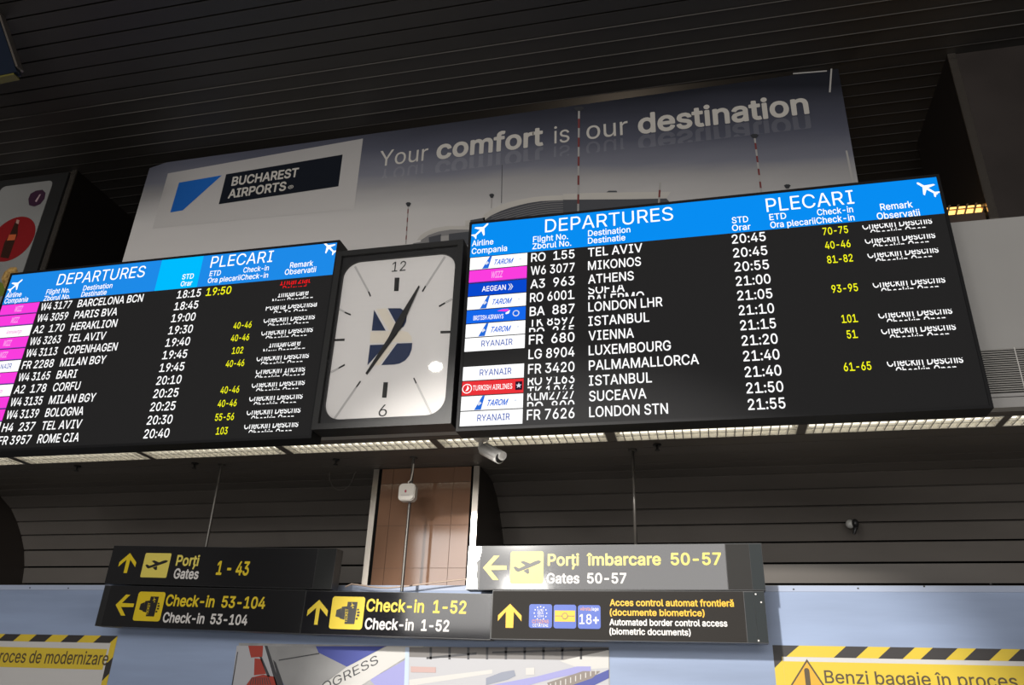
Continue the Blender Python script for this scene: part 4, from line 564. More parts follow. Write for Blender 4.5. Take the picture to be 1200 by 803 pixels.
hdrL = [('DEPARTURES', -5.35, -4.475, 4.84, .11, 0), ('PLECARI', -3.852, -3.284, 4.865, .108, 0), ('Airline', -5.851, -5.689, 4.76, .048, 6), ('Compania', -5.846, -5.601, 4.703, .048, 6),
 ('Flight No.', -5.43, -5.19, 4.756, .048, 6), ('Zborul No.', -5.434, -5.166, 4.692, .048, 6), ('Destination', -5.056, -4.766, 4.761, .048, 6), ('Destinatie', -5.056, -4.806, 4.7, .048, 6),
 ('STD', -4.097, -3.989, 4.778, .048, 6), ('Orar', -4.095, -3.989, 4.712, .048, 6), ('ETD', -3.841, -3.738, 4.784, .048, 6), ('Ora plecariiCheck-in', -3.844, -3.296, 4.72, .048, 6), ('Check-in', -3.532, -3.302, 4.788, .048, 6),
 ('Remark', -3.114, -2.911, 4.791, .05, 6), ('Observatii', -3.15, -2.877, 4.73, .05, 6)]
cL = dict(fl=(-5.437, -5.13), de=-5.063, ch=.0508, ti=(-4.104, -3.885), et=(-3.835, -3.607), ga=-3.44, gch=.0315, re=-3.042, rch=.0292, rdz=.018,
          icons=[(-5.79, 4.875, .085, -45), (-2.783, 4.94, .085, 45)])
board('departures_board', 'left hand black flight board listing earlier departures from 18:15 with pink airline tiles', -5.862, -2.725, 3.36, 4.99, 4.692, cL, rowsL, hdrL,
      ['wizz', 'wizz', 'anima', 'wizz', 'wizz', 'ryanair', 'wizz', 'anima', 'wizz', 'wizz', 'plain', 'ryanair'], HB2, 4.6, .1095, .07, .394)

# ------------------------------------------------------------------ the big clock between the boards
YC = 4.965
K = thing('wall_clock', (-2.175, YC, 3.39), 'large rectangular wall clock with white dial and blue letter emblem between the flight boards', 'clock')
b = MB(); x0, x1, z0, z1 = -2.698, -1.65, 3.392, 4.882
bez = mat('bezel_dark_grey', (.016, .016, .017), .4, .3)
b.box(x0, x1, 5.022, 5.14, z0, z1, black_m)
for q in ((x0, x0+.045, z0, z1), (x1-.045, x1, z0, z1), (x0+.045, x1-.045, z0, z0+.045), (x0+.045, x1-.045, z1-.045, z1)): b.box(q[0], q[1], YC, 5.022, q[2], q[3], frame_m)
b.build('housing', K)
ix0, ix1, iz0, iz1 = x0+.045, x1-.045, z0+.045, z1-.045
dx0, dx1, dz0, dz1 = -2.634, -1.712, 3.47, 4.79
b = MB(); inner = roundrect(dx0, dx1, dz0, dz1, .135, 8); n = len(inner)   # bezel plate with the rounded window
cxm, czm = (ix0+ix1)/2, (iz0+iz1)/2
def ray_rect(p):
    d = (p[0]-cxm, p[1]-czm); k = min(((ix1-cxm)/abs(d[0]) if d[0] else 9), ((iz1-czm)/abs(d[1]) if d[1] else 9)); return (cxm+d[0]*k, czm+d[1]*k)
outer = [ray_rect(p) for p in inner]
vs = [(p[0], 4.992, p[1]) for p in inner]+[(p[0], 4.992, p[1]) for p in outer]+[(p[0], 5.012, p[1]) for p in inner]
b.add(vs, [(i, (i+1) % n, n+(i+1) % n, n+i)[::-1] for i in range(n)]+[(i, (i+1) % n, 2*n+(i+1) % n, 2*n+i) for i in range(n)], bez)
for sx, sz in ((-1, -1), (1, -1), (1, 1), (-1, 1)):                       # the plate's square corners
    cx_, cz_ = (ix1 if sx > 0 else ix0), (iz1 if sz > 0 else iz0); b.flat([(cx_, cz_), (cx_-sx*.25, cz_), (cx_-sx*.02, cz_-sz*.02), (cx_, cz_-sz*.25)], 4.9925, bez) if False else None
b.build('bezel', K)
b = MB(); b.box(ix0, ix1, 5.012, 5.0215, iz0, iz1, mat('cream_dial', (.70, .68, .665), .6, .3)); DI = b.build('dial', K); DI['label'] = 'off white dial'
yd = 5.0105; ink = mat('dial_black', (.012, .012, .012), .5, .3); navy = mat('emblem_navy', (.012, .025, .075), .5, .3); cream = mat('emblem_cream', (.72, .66, .56), .5, .3); lng = mat('dial_grey_line', (.25, .25, .25), .5, .3)
ck = lambda *pts: [at(360+x/3.345, 280+y/3.345, yd) for x, y in pts]
m = MB()
for q in (((262,278),(308,360),(253,360)), ((316,272),(366,272),(384,286),(390,304),(388,325),(378,345),(362,353),(356,346)), ((352,410),(412,408),(410,432),(400,458),(384,477),(362,489),(340,493),(290,495)), ((246,416),(310,414),(236,496))):
    m.flat(ck(*q), yd, navy)
for q in (((270,276),(309,272),(354,350),(320,360)), ((248,364),(372,360),(396,366),(409,385),(411,404),(246,410)), ((322,414),(346,412),(282,495),(246,496))): m.flat(ck(*q), yd, cream)
m.build('emblem', DI)
for t, c0, c1, h in (('12', (331, 128), (385, 126), 38), ('6', (278, 697), (311, 695), 46)):
    m = MB(); pletter(m, t, (360+c0[0]/3.345, 280+c0[1]/3.345), (360+c1[0]/3.345, 280+c1[1]/3.345), h/3.345, yd, ink); m.build('numeral', DI)
marks = [((343,152),(362,152),(358,205),(340,205)), ((299,562),(317,562),(311,623),(293,623)), ((522,361),(562,360),(561,370),(522,371)), ((107,393),(147,391),(146,400),(106,401)),
 ((515,262),(540,248),(542,254),(518,268)), ((148,285),(172,295),(170,301),(146,291)), ((122,504),(147,490),(148,497),(123,510)), ((190,580),(207,556),(211,560),(195,583)), ((415,546),(420,544),(430,565),(425,568)),
 ((237,207),(243,206),(251,224),(246,227)), ((449,205),(462,183),(467,186),(454,209))]
for q in marks: m = MB(); m.flat(ck(*q), yd, ink); m.build('hour_mark', DI)
for a, c in (((540,70),(466,184)), ((187,108),(240,206)), ((103,710),(192,582)), ((488,690),(428,566)), ((124,275),(147,287)), ((92,524),(122,508)), ((542,250),(569,236))):
    m = MB()
    for o in (-2.2, 2.2):
        dx, dy = c[0]-a[0], c[1]-a[1]; L = math.hypot(dx, dy); ox, oy = -dy/L*o, dx/L*o; wx, wy = -dy/L*.9, dx/L*.9
        m.flat(ck((a[0]+ox-wx, a[1]+oy-wy), (c[0]+ox-wx, c[1]+oy-wy), (c[0]+ox+wx, c[1]+oy+wy), (a[0]+ox+wx, a[1]+oy+wy)), yd, lng)
    m.build('hour_line', DI)
ck2 = lambda yy, *pts: [at(360+x/3.345, 280+y/3.345, yy) for x, y in pts]
m = MB(); m.slab(ck2(4.998, (437,182),(440,186),(366,352),(322,400),(316,392),(345,330)), 4.998, 5.002, ink); m.build('minute_hand', K)
m = MB(); m.slab(ck2(5.003, (228,527),(234,532),(352,372),(362,348),(344,340),(330,368)), 5.003, 5.007, ink); m.build('hour_hand', K)
gm = bpy.data.materials.new('clear_glass'); gm.use_nodes = True; nt = gm.node_tree; nt.nodes.clear()
tr = nt.nodes.new('ShaderNodeBsdfTransparent'); gl = nt.nodes.new('ShaderNodeBsdfGlossy'); gl.inputs['Roughness'].default_value = .035
fr = nt.nodes.new('ShaderNodeFresnel'); fr.inputs[0].default_value = 1.45; mx = nt.nodes.new('ShaderNodeMixShader'); ou = nt.nodes.new('ShaderNodeOutputMaterial')
nt.links.new(fr.outputs[0], mx.inputs[0]); nt.links.new(tr.outputs[0], mx.inputs[1]); nt.links.new(gl.outputs[0], mx.inputs[2]); nt.links.new(mx.outputs[0], ou.inputs[0])
m = MB(); m.box(ix0, ix1, 4.982, 4.985, iz0, iz1, gm); m.build('glass_pane', K)

# ------------------------------------------------------------------ the printed banner hanging behind the boards
YN = 5.43
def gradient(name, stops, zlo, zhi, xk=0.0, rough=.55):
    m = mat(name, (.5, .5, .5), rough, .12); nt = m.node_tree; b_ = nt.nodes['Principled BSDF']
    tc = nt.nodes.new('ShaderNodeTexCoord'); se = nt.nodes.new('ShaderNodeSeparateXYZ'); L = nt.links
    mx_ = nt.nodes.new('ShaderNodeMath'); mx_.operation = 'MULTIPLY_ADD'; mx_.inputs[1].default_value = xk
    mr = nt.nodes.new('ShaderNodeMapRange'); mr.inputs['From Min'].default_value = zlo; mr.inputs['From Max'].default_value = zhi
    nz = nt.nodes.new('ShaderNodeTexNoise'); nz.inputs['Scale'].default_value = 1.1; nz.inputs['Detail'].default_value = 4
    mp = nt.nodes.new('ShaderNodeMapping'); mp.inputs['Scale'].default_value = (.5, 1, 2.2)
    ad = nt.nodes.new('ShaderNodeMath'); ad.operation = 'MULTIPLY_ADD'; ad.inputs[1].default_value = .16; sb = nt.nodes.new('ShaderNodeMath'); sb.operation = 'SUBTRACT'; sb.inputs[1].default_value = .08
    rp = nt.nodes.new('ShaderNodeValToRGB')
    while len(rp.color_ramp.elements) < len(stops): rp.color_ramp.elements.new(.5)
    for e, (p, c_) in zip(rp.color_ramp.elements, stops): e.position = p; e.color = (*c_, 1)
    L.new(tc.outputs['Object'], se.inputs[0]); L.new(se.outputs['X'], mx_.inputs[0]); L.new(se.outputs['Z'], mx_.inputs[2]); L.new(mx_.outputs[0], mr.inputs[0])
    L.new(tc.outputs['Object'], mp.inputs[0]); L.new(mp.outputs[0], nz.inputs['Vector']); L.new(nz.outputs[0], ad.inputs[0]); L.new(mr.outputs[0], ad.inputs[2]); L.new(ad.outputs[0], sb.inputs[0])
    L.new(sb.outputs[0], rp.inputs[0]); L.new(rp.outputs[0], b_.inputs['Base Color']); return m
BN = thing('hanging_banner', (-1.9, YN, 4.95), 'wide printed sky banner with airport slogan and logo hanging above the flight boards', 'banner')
sky = gradient('printed_sky_and_falloff', [(0, (.51, .49, .475)), (.2, (.43, .415, .405)), (.40, (.245, .24, .242)), (.49, (.135, .138, .168)), (.66, (.060, .063, .086)), (.93, (.010, .011, .016))], 4.95, 6.55, .09)  # printed sky gradient, its top darkened further to imitate light falling off
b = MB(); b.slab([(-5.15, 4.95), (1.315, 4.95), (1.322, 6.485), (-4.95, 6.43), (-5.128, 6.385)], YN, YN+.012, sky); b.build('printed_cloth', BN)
yn = YN-.002
pale = mat('banner_logo_field', (.45, .435, .42), .55, .3); blu = mat('banner_logo_blue', (.008, .085, .33), .5, .2); dkb = mat('banner_logo_black', (.006, .008, .013), .7, .08); txt = mat('banner_lettering', (.40, .38, .35), .55, .3)
bk_ = lambda *pts: [at(160+x/4.615, 160+y/4.615, yn) for x, y in pts]
m = MB(); fld = gradient('banner_logo_field_shade', [(0, (.40, .385, .375)), (1, (.27, .262, .258))], 5.6, 6.4); m.flat(px(yn, (196.8, 203.3), (425.4, 162.4), (415, 245), (178.6, 268)), yn, fld); m.build('logo_field', BN)  # pale logo field, painted darker upward where less light would reach
m = MB(); m.flat(bk_((230,250),(462,210),(250,400),(183,411)), yn-.001, blu); m.build('logo_mark', BN)
m = MB(); m.flat(bk_((485,205),(1115,98),(1092,270),(445,367)), yn-.001, dkb); m.build('logo_block', BN)
m = MB(); P = lambda x, y: (160+x/4.615, 160+y/4.615)
pletter(m, 'BUCHAREST', P(512, 266), P(872, 216), 9.6, yn-.002, txt, bold=9, tilt=True); pletter(m, 'AIRPORTS', P(493, 334), P(806, 290), 9.6, yn-.002, txt, bold=9, tilt=True)
pletter(m, '®', P(817, 291), P(846, 287), 5.4, yn-.002, txt, tilt=True); m.build('logo_lettering', BN)
slog = [('Your', (444, 195.3), (500.9, 187.6), 17.8, -1), ('comfort', (511, 186.4), (636.6, 169.6), 20.5, 11), ('is', (649.4, 168.3), (667.4, 166), 19.5, 0), ('our', (687.3, 163.5), (735.9, 157.4), 20.5, 0), ('destination', (747.9, 156.4), (948.7, 132.2), 22, 11)]
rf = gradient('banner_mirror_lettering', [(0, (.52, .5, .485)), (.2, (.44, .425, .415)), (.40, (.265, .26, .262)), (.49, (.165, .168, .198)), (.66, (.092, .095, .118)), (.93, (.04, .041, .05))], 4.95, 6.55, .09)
for w, a, c, h, bd in slog:
    m = MB(); pletter(m, w, a, c, h, yn, txt, bold=bd, tilt=True); m.build('slogan_word', BN)
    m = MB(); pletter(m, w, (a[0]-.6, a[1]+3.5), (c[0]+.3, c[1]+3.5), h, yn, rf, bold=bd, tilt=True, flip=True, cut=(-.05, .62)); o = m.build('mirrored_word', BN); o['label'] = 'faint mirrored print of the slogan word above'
roof = mat('print_roof', (.40, .38, .35), .6, .3); fac = mat('print_facade', (.05, .052, .06), .6, .3); facl = mat('print_facade_light', (.17, .165, .165), .6, .3); redp = mat('print_red', (.13, .025, .025), .6, .3); whp = mat('print_white', (.27, .26, .25), .6, .3); drk = mat('print_dark', (.02, .021, .025), .6, .3)
c7 = lambda *pts: [at(440+x/5.4545, 210+y/5.4545, yn) for x, y in pts]; c8 = lambda *pts: [at(640+x/3.333, 130+y/3.333, yn) for x, y in pts]
m = MB()
top = [(683,242),(700,222),(740,194),(800,165),(850,149),(920,131),(1020,113),(1110,106),(1200,103)]; bot = [(1200,134),(1060,140),(980,152),(920,166),(850,186),(800,204),(740,232),(692,266)]
m.flat(c7(*top, *bot), yn, roof); m.flat(c7((692,266),(740,232),(800,204),(850,186),(920,166),(980,152),(1060,140),(1200,134),(1200,330),(690,330)), yn, fac)
tr8 = [(66,325),(180,320),(330,318),(487,316)]; br8 = [(470,342),(330,345),(180,346),(66,347)]
m.flat(c8(*tr8, *br8), yn, roof); m.flat(c8((66,347),(180,346),(330,345),(470,342),(484,358),(480,400),(66,420)), yn, fac)
for k in range(9):
    t0, t1 = k/9, (k+.32)/9; lo = [(692,300),(900,300),(1200,300)]
    m.flat(c7(*[(740+460*u/6, 232+(134-232)*math.sin(u/6*1.57)+14*k+6) for u in range(7)], *[(740+460*u/6, 232+(134-232)*math.sin(u/6*1.57)+14*k+9.5) for u in range(6, -1, -1)]), yn-.0012, facl)
m.flat(c7((265,392),(285,362),(315,340),(370,314),(450,300),(600,298),(600,322),(480,322),(400,334),(340,355),(290,388)), yn, roof)
m.flat(c7((290,390),(340,357),(400,336),(480,323),(600,323),(600,440),(290,440)), yn, facl); m.flat(c7((340,372),(420,352),(420,420),(345,420)), yn-.001, fac); m.flat(c7((470,350),(600,335),(600,420),(470,420)), yn-.001, fac)
m.flat(c7((575,266),(606,262),(606,300),(575,300)), yn, roof); m.flat(c7((606,262),(700,245),(700,300),(606,300)), yn, fac)
m.flat(c7((418,365),(468,360),(468,410),(418,410)), yn-.0015, whp); m.flat(c7((240,410),(290,400),(290,440),(240,440)), yn, facl)
m.flat(c8((235,318),(245,312),(275,312),(278,318)), yn-.001, fac)
m.build('printed_terminal', BN)
def mast(a, c, wpx, seg, head):
    m = MB()
    for i in range(seg):
        p = (a[0]+(c[0]-a[0])*i/seg, a[1]+(c[1]-a[1])*i/seg); q = (a[0]+(c[0]-a[0])*(i+1)/seg, a[1]+(c[1]-a[1])*(i+1)/seg)
        m.flat(px(yn-.002, (p[0]-wpx/2, p[1]), (p[0]+wpx/2, p[1]), (q[0]+wpx/2, q[1]), (q[0]-wpx/2, q[1])), yn-.002, redp if i % 2 else whp)
    if head: m.flat(px(yn-.003, (a[0]-head, a[1]-1.5), (a[0]-head*.4, a[1]-3), (a[0]+head*.5, a[1]-3), (a[0]+head, a[1]-1.5), (a[0]+head*.4, a[1]+2), (a[0]-head*.4, a[1]+2)), yn-.003, drk)
    m.build('printed_mast', BN)
mast((678.5, 128), (677.5, 250), 2.2, 11, 6.5); mast((884.2, 160), (892.5, 228), 2.1, 9, 5); mast((478.5, 240), (475.5, 286), 1.2, 9, 3.2); mast((576.2, 230), (575.6, 244), 1.0, 1, 3); mast((922.6, 219), (924, 228), 2.4, 2, 4); mast((773.6, 214), (772, 240), 2.2, 3, 0)
m = MB(); m.flat(px(yn-.002, (588, 193), (588.7, 193), (588, 238), (587.3, 238)), yn-.002, fac)
m.build('printed_mast', BN)
tp = mat('white_tape', (.30, .29, .28), .5, .3)
for q in (((929.3, 85.6), (969, 82.4), (969, 83.8), (929.3, 87)), ((973.4, 80.5), (975.3, 80.5), (973.4, 108.2), (971.4, 108.2)), ((990.8, 176.5), (993, 176.5), (1001.6, 218), (998.8, 218))):
    m = MB(); m.flat(px(yn-.001, *q), yn-.001, tp); m.build('tape_strip', BN)

# ------------------------------------------------------------------ advertising lightbox on the left pier
AD = thing('advertising_panel', (-6.56, 5.44, 4.94), 'white advertising panel with a red disc and bottle picture at far left', 'poster')
ya = 5.42; adw = mat('advert_white', (.21, .21, .205), .4, .4)
m = MB(); m.box(-6.98, -6.09, ya+.006, 5.454, 4.935, 6.47, frame_m); m.build('frame', AD)
m = MB(); m.slab(roundrect(-6.885, -6.245, 4.936, 6.385, .06), ya, ya+.0055, adw); m.build('printed_sheet', AD)
A8 = lambda y, *pts: [at(x/5.73, 200+yy/5.73, y) for x, yy in pts]
m = MB(); cc = at(14.2, 280, ya-.001); m.flat(circle(cc[0], cc[1], .262, 40), ya-.001, mat('advert_red', (.19, .008, .01), .4, .4)); m.build('red_disc', AD)
m = MB(); m.flat(A8(ya-.002, (112,330),(128,335),(120,385),(118,430),(100,470),(70,555),(58,590),(2,582),(30,480),(65,430),(85,385),(100,350)), ya-.002, mat('bottle_brown', (.03, .012, .008), .3, .5))
m.flat(A8(ya-.003, (62,430),(110,428),(98,466),(46,470)), ya-.003, mat('bottle_label', (.42, .09, .03), .4, .4)); m.flat(A8(ya-.003, (112,328),(130,333),(124,360),(106,352)), ya-.003, mat('bottle_cap', (.35, .2, .17), .4, .4)); m.build('bottle_picture', AD)
m = MB(); m.flat(A8(ya-.002, (190,190),(205,155),(240,135),(285,128),(306,150),(298,190),(270,225),(230,242),(195,232)), ya-.002, mat('emblem_plum', (.035, .012, .03), .5, .3))
m.flat(A8(ya-.003, (235,205),(265,160),(275,158),(245,212)), ya-.003, mat('emblem_pink', (.35, .25, .27), .5, .3)); m.build('round_emblem', AD)
m = MB(); fd = noisy('food_tan', (.36, .22, .07), .6, .3, .5, 30); m.flat(A8(ya-.002, (10,720),(30,680),(70,650),(110,648),(125,690),(100,740),(60,760),(20,800)), ya-.002, fd); m.flat(A8(ya-.0025, (-40,790),(-5,745),(20,760),(45,830),(-40,860)), ya-.0025, mat('salad_green', (.13, .17, .02), .6, .3)); m.build('food_picture', AD)

# ------------------------------------------------------------------ warm louvred glow strip, standing in for a lamp mirrored in the right pier
m = MB(); warm = glow('warm_mirrored_glow', (255, 190, 105), 2.4)
T = thing('mirrored_lamp_strip', (1.9, 5.54, 4.93), 'warm glowing louvred strip on the parapet imitating a lamp mirrored in the right pier', 'light')
m.box(1.40, 2.145, 5.50, 5.62, 4.931, 5.028, mat('strip_body', (.05, .03, .02), .5)); m.build('body', T)
m = MB(); m.box(1.40, 2.145, 5.535, 5.62, 5.029, 5.115, warm); m.build('lamp', T)  # glowing bar imitates the mirrored light, not a lamp of its own
m = MB(); lv = mat('gold_louvre', (.55, .38, .2), .25, .5, .9)
for i in range(13):
    x = 1.41+i*.06; m.slab([(x, 5.032), (x+.012, 5.032), (x+.045, 5.112), (x+.03, 5.112)], 5.5, 5.534, lv)
m.box(1.40, 2.145, 5.498, 5.505, 5.066, 5.074, lv); m.build('louvre', T)

# ------------------------------------------------------------------ row of recessed louvred lights in the soffit
tray_m = mat('white_lamp_tray', (.75, .73, .68), .5, .4); blade_m = mat('louvre_aluminium', (.75, .74, .72), .35, .5, .35); tube_m = glow('fluorescent_white', (255, 246, 222), 2.0)
joints = [(-7.22, -5.97), (-5.905, -4.66), (-4.61, -3.36), (-3.295, -2.035), (-1.975, -.67), (-.60, .695), (.755, 2.0), (2.045, 3.3)]
wh = ['second from the far left', 'below the left flight board, third from the left', 'under the right end of the left board', 'under the clock', 'behind the security camera', 'under the middle of the right board', 'under the right end of the right board', 'beyond the right board']
wh[0] = 'at the far left edge'; wh[1] = 'under the left end of the left board'; wh[2] = 'under the right half of the left board'
for (xa, xb), w in zip(joints, wh):
    T = thing('ceiling_light', ((xa+xb)/2, 5.73, 3.5), 'recessed louvred soffit light ' + w, 'light', 'row of recessed soffit lights')
    m = MB(); m.box(xa, xb, 5.625, 5.835, 3.551, 3.556, tray_m); m.box(xa, xb, 5.625, 5.630, 3.5, 3.551, tray_m); m.box(xa, xb, 5.83, 5.835, 3.5, 3.551, tray_m); m.box(xa, xa+.005, 5.63, 5.83, 3.5, 3.551, tray_m); m.box(xb-.005, xb, 5.63, 5.83, 3.5, 3.551, tray_m); m.build('tray', T)
    m = MB()
    for yy in (5.685, 5.775): m.tube([(xa+.03, yy, 3.538), (xb-.03, yy, 3.538)], .012, tube_m, 8)
    m.build('lamp_tube', T)
    m = MB(); nb = 21
    for i in range(1, nb):
        x = xa+(xb-xa)*i/nb; m.add([(x-.004, 5.63, 3.502), (x+.004, 5.63, 3.502), (x+.001, 5.63, 3.524), (x-.001, 5.63, 3.524), (x-.004, 5.83, 3.502), (x+.004, 5.83, 3.502), (x+.001, 5.83, 3.524), (x-.001, 5.83, 3.524)], [(0,1,2,3),(4,7,6,5),(0,3,7,4),(1,5,6,2),(0,4,5,1),(3,2,6,7)], blade_m)
    m.box(xa+.005, xb-.005, 5.726, 5.734, 3.502, 3.522, blade_m); m.build('louvre', T)
b = MB()                                                                   # soffit bars between the fittings
b.box(-14, joints[0][0]-.002, 5.616, 5.844, 3.5, 3.56, slat_m)
for (a, c), (d, e) in zip(joints[:-1], joints[1:]): b.box(c+.001, d-.001, 5.625, 5.835, 3.5, 3.556, slat_m)
b.box(joints[-1][1]+.002, 12, 5.616, 5.844, 3.5, 3.56, slat_m); struct(b.build('trim_soffit'))

# small sprinklers in the soffit
for (x, y), w in zip(((-5.498, 5.94), (-4.327, 5.99), (-3.001, 6.03), (-.308, 5.95)), ('at far left below the left board', 'next to the first hanging pole', 'left of the brown column', 'beside the right hanging pole')):
    m = MB(); m.tube([(x, y, 3.499), (x, y, 3.49)], .032, black_m, 12); m.tube([(x, y, 3.49), (x, y, 3.455)], .009, black_m, 8); m.tube([(x, y, 3.455), (x, y, 3.45)], .02, black_m, 10)
    tag(m.build('sprinkler'), 'tiny black sprinkler under the dark soffit ' + w, 'sprinkler', 'sprinklers in the soffit')

# ------------------------------------------------------------------ ventilation grille in the parapet
V = thing('ventilation_grille', (2.9, 5.44, 3.59), 'grey slatted ventilation grille low on the pale wall right of the board', 'vent')
m = MB(); vx0, vx1, vz0, vz1 = 1.62, 4.2, 3.6, 3.912
vm = mat('grille_metal', (.34, .33, .31), .45, .4)
m.box(vx0, vx1, 5.447, 5.4495, vz0, vz1, gap_m); m.build('backing', V)
m = MB(); n = 20
for i in range(n):
    z = vz0+(vz1-vz0)*(i+.15)/n; m.add([(vx0, 5.432, z), (vx1, 5.432, z), (vx1, 5.4465, z+.010), (vx0, 5.4465, z+.010), (vx0, 5.432, z+.007), (vx1, 5.432, z+.007), (vx1, 5.4465, z+.015), (vx0, 5.4465, z+.015)], [(0,1,5,4),(1,2,6,5),(2,3,7,6),(3,0,4,7),(4,5,6,7),(3,2,1,0)], vm)
m.build('slats', V)
for x in (2.085, 2.42, 2.76):
    m = MB(); m.box(x-.003, x+.003, 5.428, 5.4318, vz0, vz1, mat('grille_rod', (.6, .58, .55), .4)); m.build('rod', V)

# ------------------------------------------------------------------ hanging signs
YS = 6.0
face_blk = mat('black_acrylic', (.008, .008, .009), .2, .5); face_rib = mat('grey_black_acrylic', (.012, .012, .014), .075, .5); vinyl = mat('matt_black_vinyl', (.018, .0155, .0135), .65, .2)
sbody = mat('sign_housing', (.010, .010, .011), .4, .5); endgrey = mat('sign_end_grey', (.030, .029, .028), .7, .15); endgreen = mat('sign_end_slate', (.016, .021, .023), .6, .2)
SY = mat('sign_yellow', (.62, .46, .012), .4, .4); SYP = mat('sign_yellow_pale', (.62, .52, .10), .4, .4); SW = mat('sign_white', (.58, .56, .54), .4, .4); SYO = mat('sign_amber', (.75, .42, .012), .45, .3); SBL = mat('sign_icon_blue', (.05, .10, .42), .45, .3); ICO = mat('icon_black', (.012, .011, .010), .4, .4); SWH = mat('sign_bright_white', (.68, .66, .64), .45, .3); SOR = mat('sign_orange', (.62, .26, .10), .45, .3)
tape = mat('aluminium_tape', (.72, .72, .72), .32, .5, .6)
def sign(label, x0, x1, z0, z1, face, f0=None, f1=None, roll=0.0):
    SK[:] = [(x0+x1)/2, roll]
    S = thing('hanging_sign', ((x0+x1)/2, YS+.06, z0), label, 'sign', 'hanging direction signs')
    m = MB(); m.box(x0, x1, YS, YS+.12, z0, z1, sbody); m.build('housing', S)
    m = MB(); m.box((f0 or x0+.004), (f1 or x1-.004), YS-.004, YS-.0005, z0+.004, z1-.004, face); m.build('face_panel', S)
    S.rotation_euler = (0, roll, 0)
    return S
def arrow_part(S, kind, c0, c1, hw, m_, stem=.17):
    """c0 tail pixel, c1 tip pixel, hw half wing span in metres"""
    y = YS-.006; a = at(*c0, y); t = at(*c1, y)
    if kind == 'up': a = ((a[0]+t[0])/2, a[1]); t = (a[0], t[1])
    else: t = (t[0], (a[1]+t[1])/2); a = (a[0], t[1])
    L = math.hypot(t[0]-a[0], t[1]-a[1]); dx, dz = (t[0]-a[0])/L, (t[1]-a[1])/L; nx, nz = -dz, dx
    s = stem*hw*2/2; k = hw/L
    pts = [(1, 0), (1-k*.92, 1), (1-k*.92-.24, 1), (1-.27-k*.12, stem+.02), (0, stem), (0, -stem), (1-.27-k*.12, -stem-.02), (1-k*.92-.24, -1), (1-k*.92, -1)]
    m = MB(); m.flat([(a[0]+dx*u*L+nx*v*hw, a[1]+dz*u*L+nz*v*hw) for u, v in pts], y, m_); m.build('arrow', S)
def sq(S, tl, br, m_, r=.022, name='pictogram'):
    y = YS-.006; a = at(*tl, y); c = at(*br, y); m = MB(); m.flat(roundrect(min(a[0], c[0]), max(a[0], c[0]), c[1], a[1], r), y, m_); return m, (min(a[0], c[0]), max(a[0], c[0]), c[1], a[1])
def words(S, text, a, c, cap, m_, bold=11, name='lettering'):
    m = MB(); pletter(m, text, a, c, cap, YS-.006, m_, bold=bold); m.build(name, S)
def takeoff(m, r, mm):
    x0, x1, z0, z1 = r; w, h = x1-x0, z1-z0
    P = [(.10,.50),(.17,.40),(.24,.36),(.60,.50),(.88,.62),(.93,.68),(.86,.72),(.74,.69),(.60,.62),(.40,.70),(.30,.67),(.45,.56),(.27,.47),(.16,.53)]
    m.flat([(x0+w*u, z0+h*v) for u, v in P], YS-.0075, mm)
    P = [(.40,.40),(.52,.30),(.58,.32),(.56,.47)]; m.flat([(x0+w*u, z0+h*v) for u, v in P], YS-.0076, mm)
def suitcase(m, r, mm, my):
    x0, x1, z0, z1 = r; w, h = x1-x0, z1-z0; q = lambda *P: m.flat([(x0+w*u, z0+h*v) for u, v in P], YS-.0075, mm)
    q((.46,.16),(.76,.16),(.78,.84),(.48,.84)); q((.30,.32),(.47,.28),(.48,.70),(.32,.68)); q((.16,.38),(.31,.34),(.31,.64),(.17,.58))
    q((.78,.30),(.84,.30),(.84,.36),(.78,.36)); q((.80,.40),(.88,.40),(.88,.46),(.80,.46)); q((.80,.49),(.88,.49),(.88,.55),(.80,.55)); q((.79,.58),(.85,.58),(.85,.63),(.79,.63))
    vs = [(x0+w*.53, z0+h*.20), (x0+w*.53, z0+h*.62)]; letter(m, 'TICKET', vs[0], vs[1], w*.085, YS-.009, my, bold=6)
    plane_icon(m, x0+w*.64, z0+h*.72, h*.10, 20, YS-.009, my)
# left, upper: gates 1-43
S = sign('black hanging sign reading Gates 1 - 43, upper left of the signs', -4.968, -2.884, 2.452, 2.769, face_blk, None, -3.05, .021)
arrow_part(S, 'up', (146, 671.7), (152.2, 648.3), .083, SY, .2)
m, r = sq(S, (170.2, 648.2), (194.6, 677.4), SYP, .012); takeoff(m, r, ICO); m.build('pictogram', S)
words(S, 'Porți', (205.2, 662.4), (231.6, 663.4), 11.7, SYP); words(S, 'Gates', (202.5, 677.6), (231.6, 678.8), 11.2, SW); words(S, '1 - 43', (252.5, 673.1), (290.4, 674.2), 15.2, SY)
m = MB(); m.box(-3.045, -2.888, YS-.003, YS-.0005, 2.454, 2.768, mat('sign_end_black', (.010, .011, .011), .55, .2)); m.build('end_panel', S)
# left, lower: check-in 53-104
S = sign('black hanging sign reading Check-in 53-104, lower left of the signs', -4.963, -3.102, 2.118, 2.443, face_blk, -4.90, None, .019)
arrow_part(S, 'left', (156.4, 709.3), (135, 709.3), .083, SY, .17)
m, r = sq(S, (162.4, 693.4), (186.8, 728.6), SY); suitcase(m, r, ICO, SY); m.build('pictogram', S)
words(S, 'Check-in  53-104', (192.8, 709.7), (309.5, 713.5), 12.6, SY); words(S, 'Check-in  53-104', (189.8, 728.9), (288.9, 732.9), 11.2, SW)
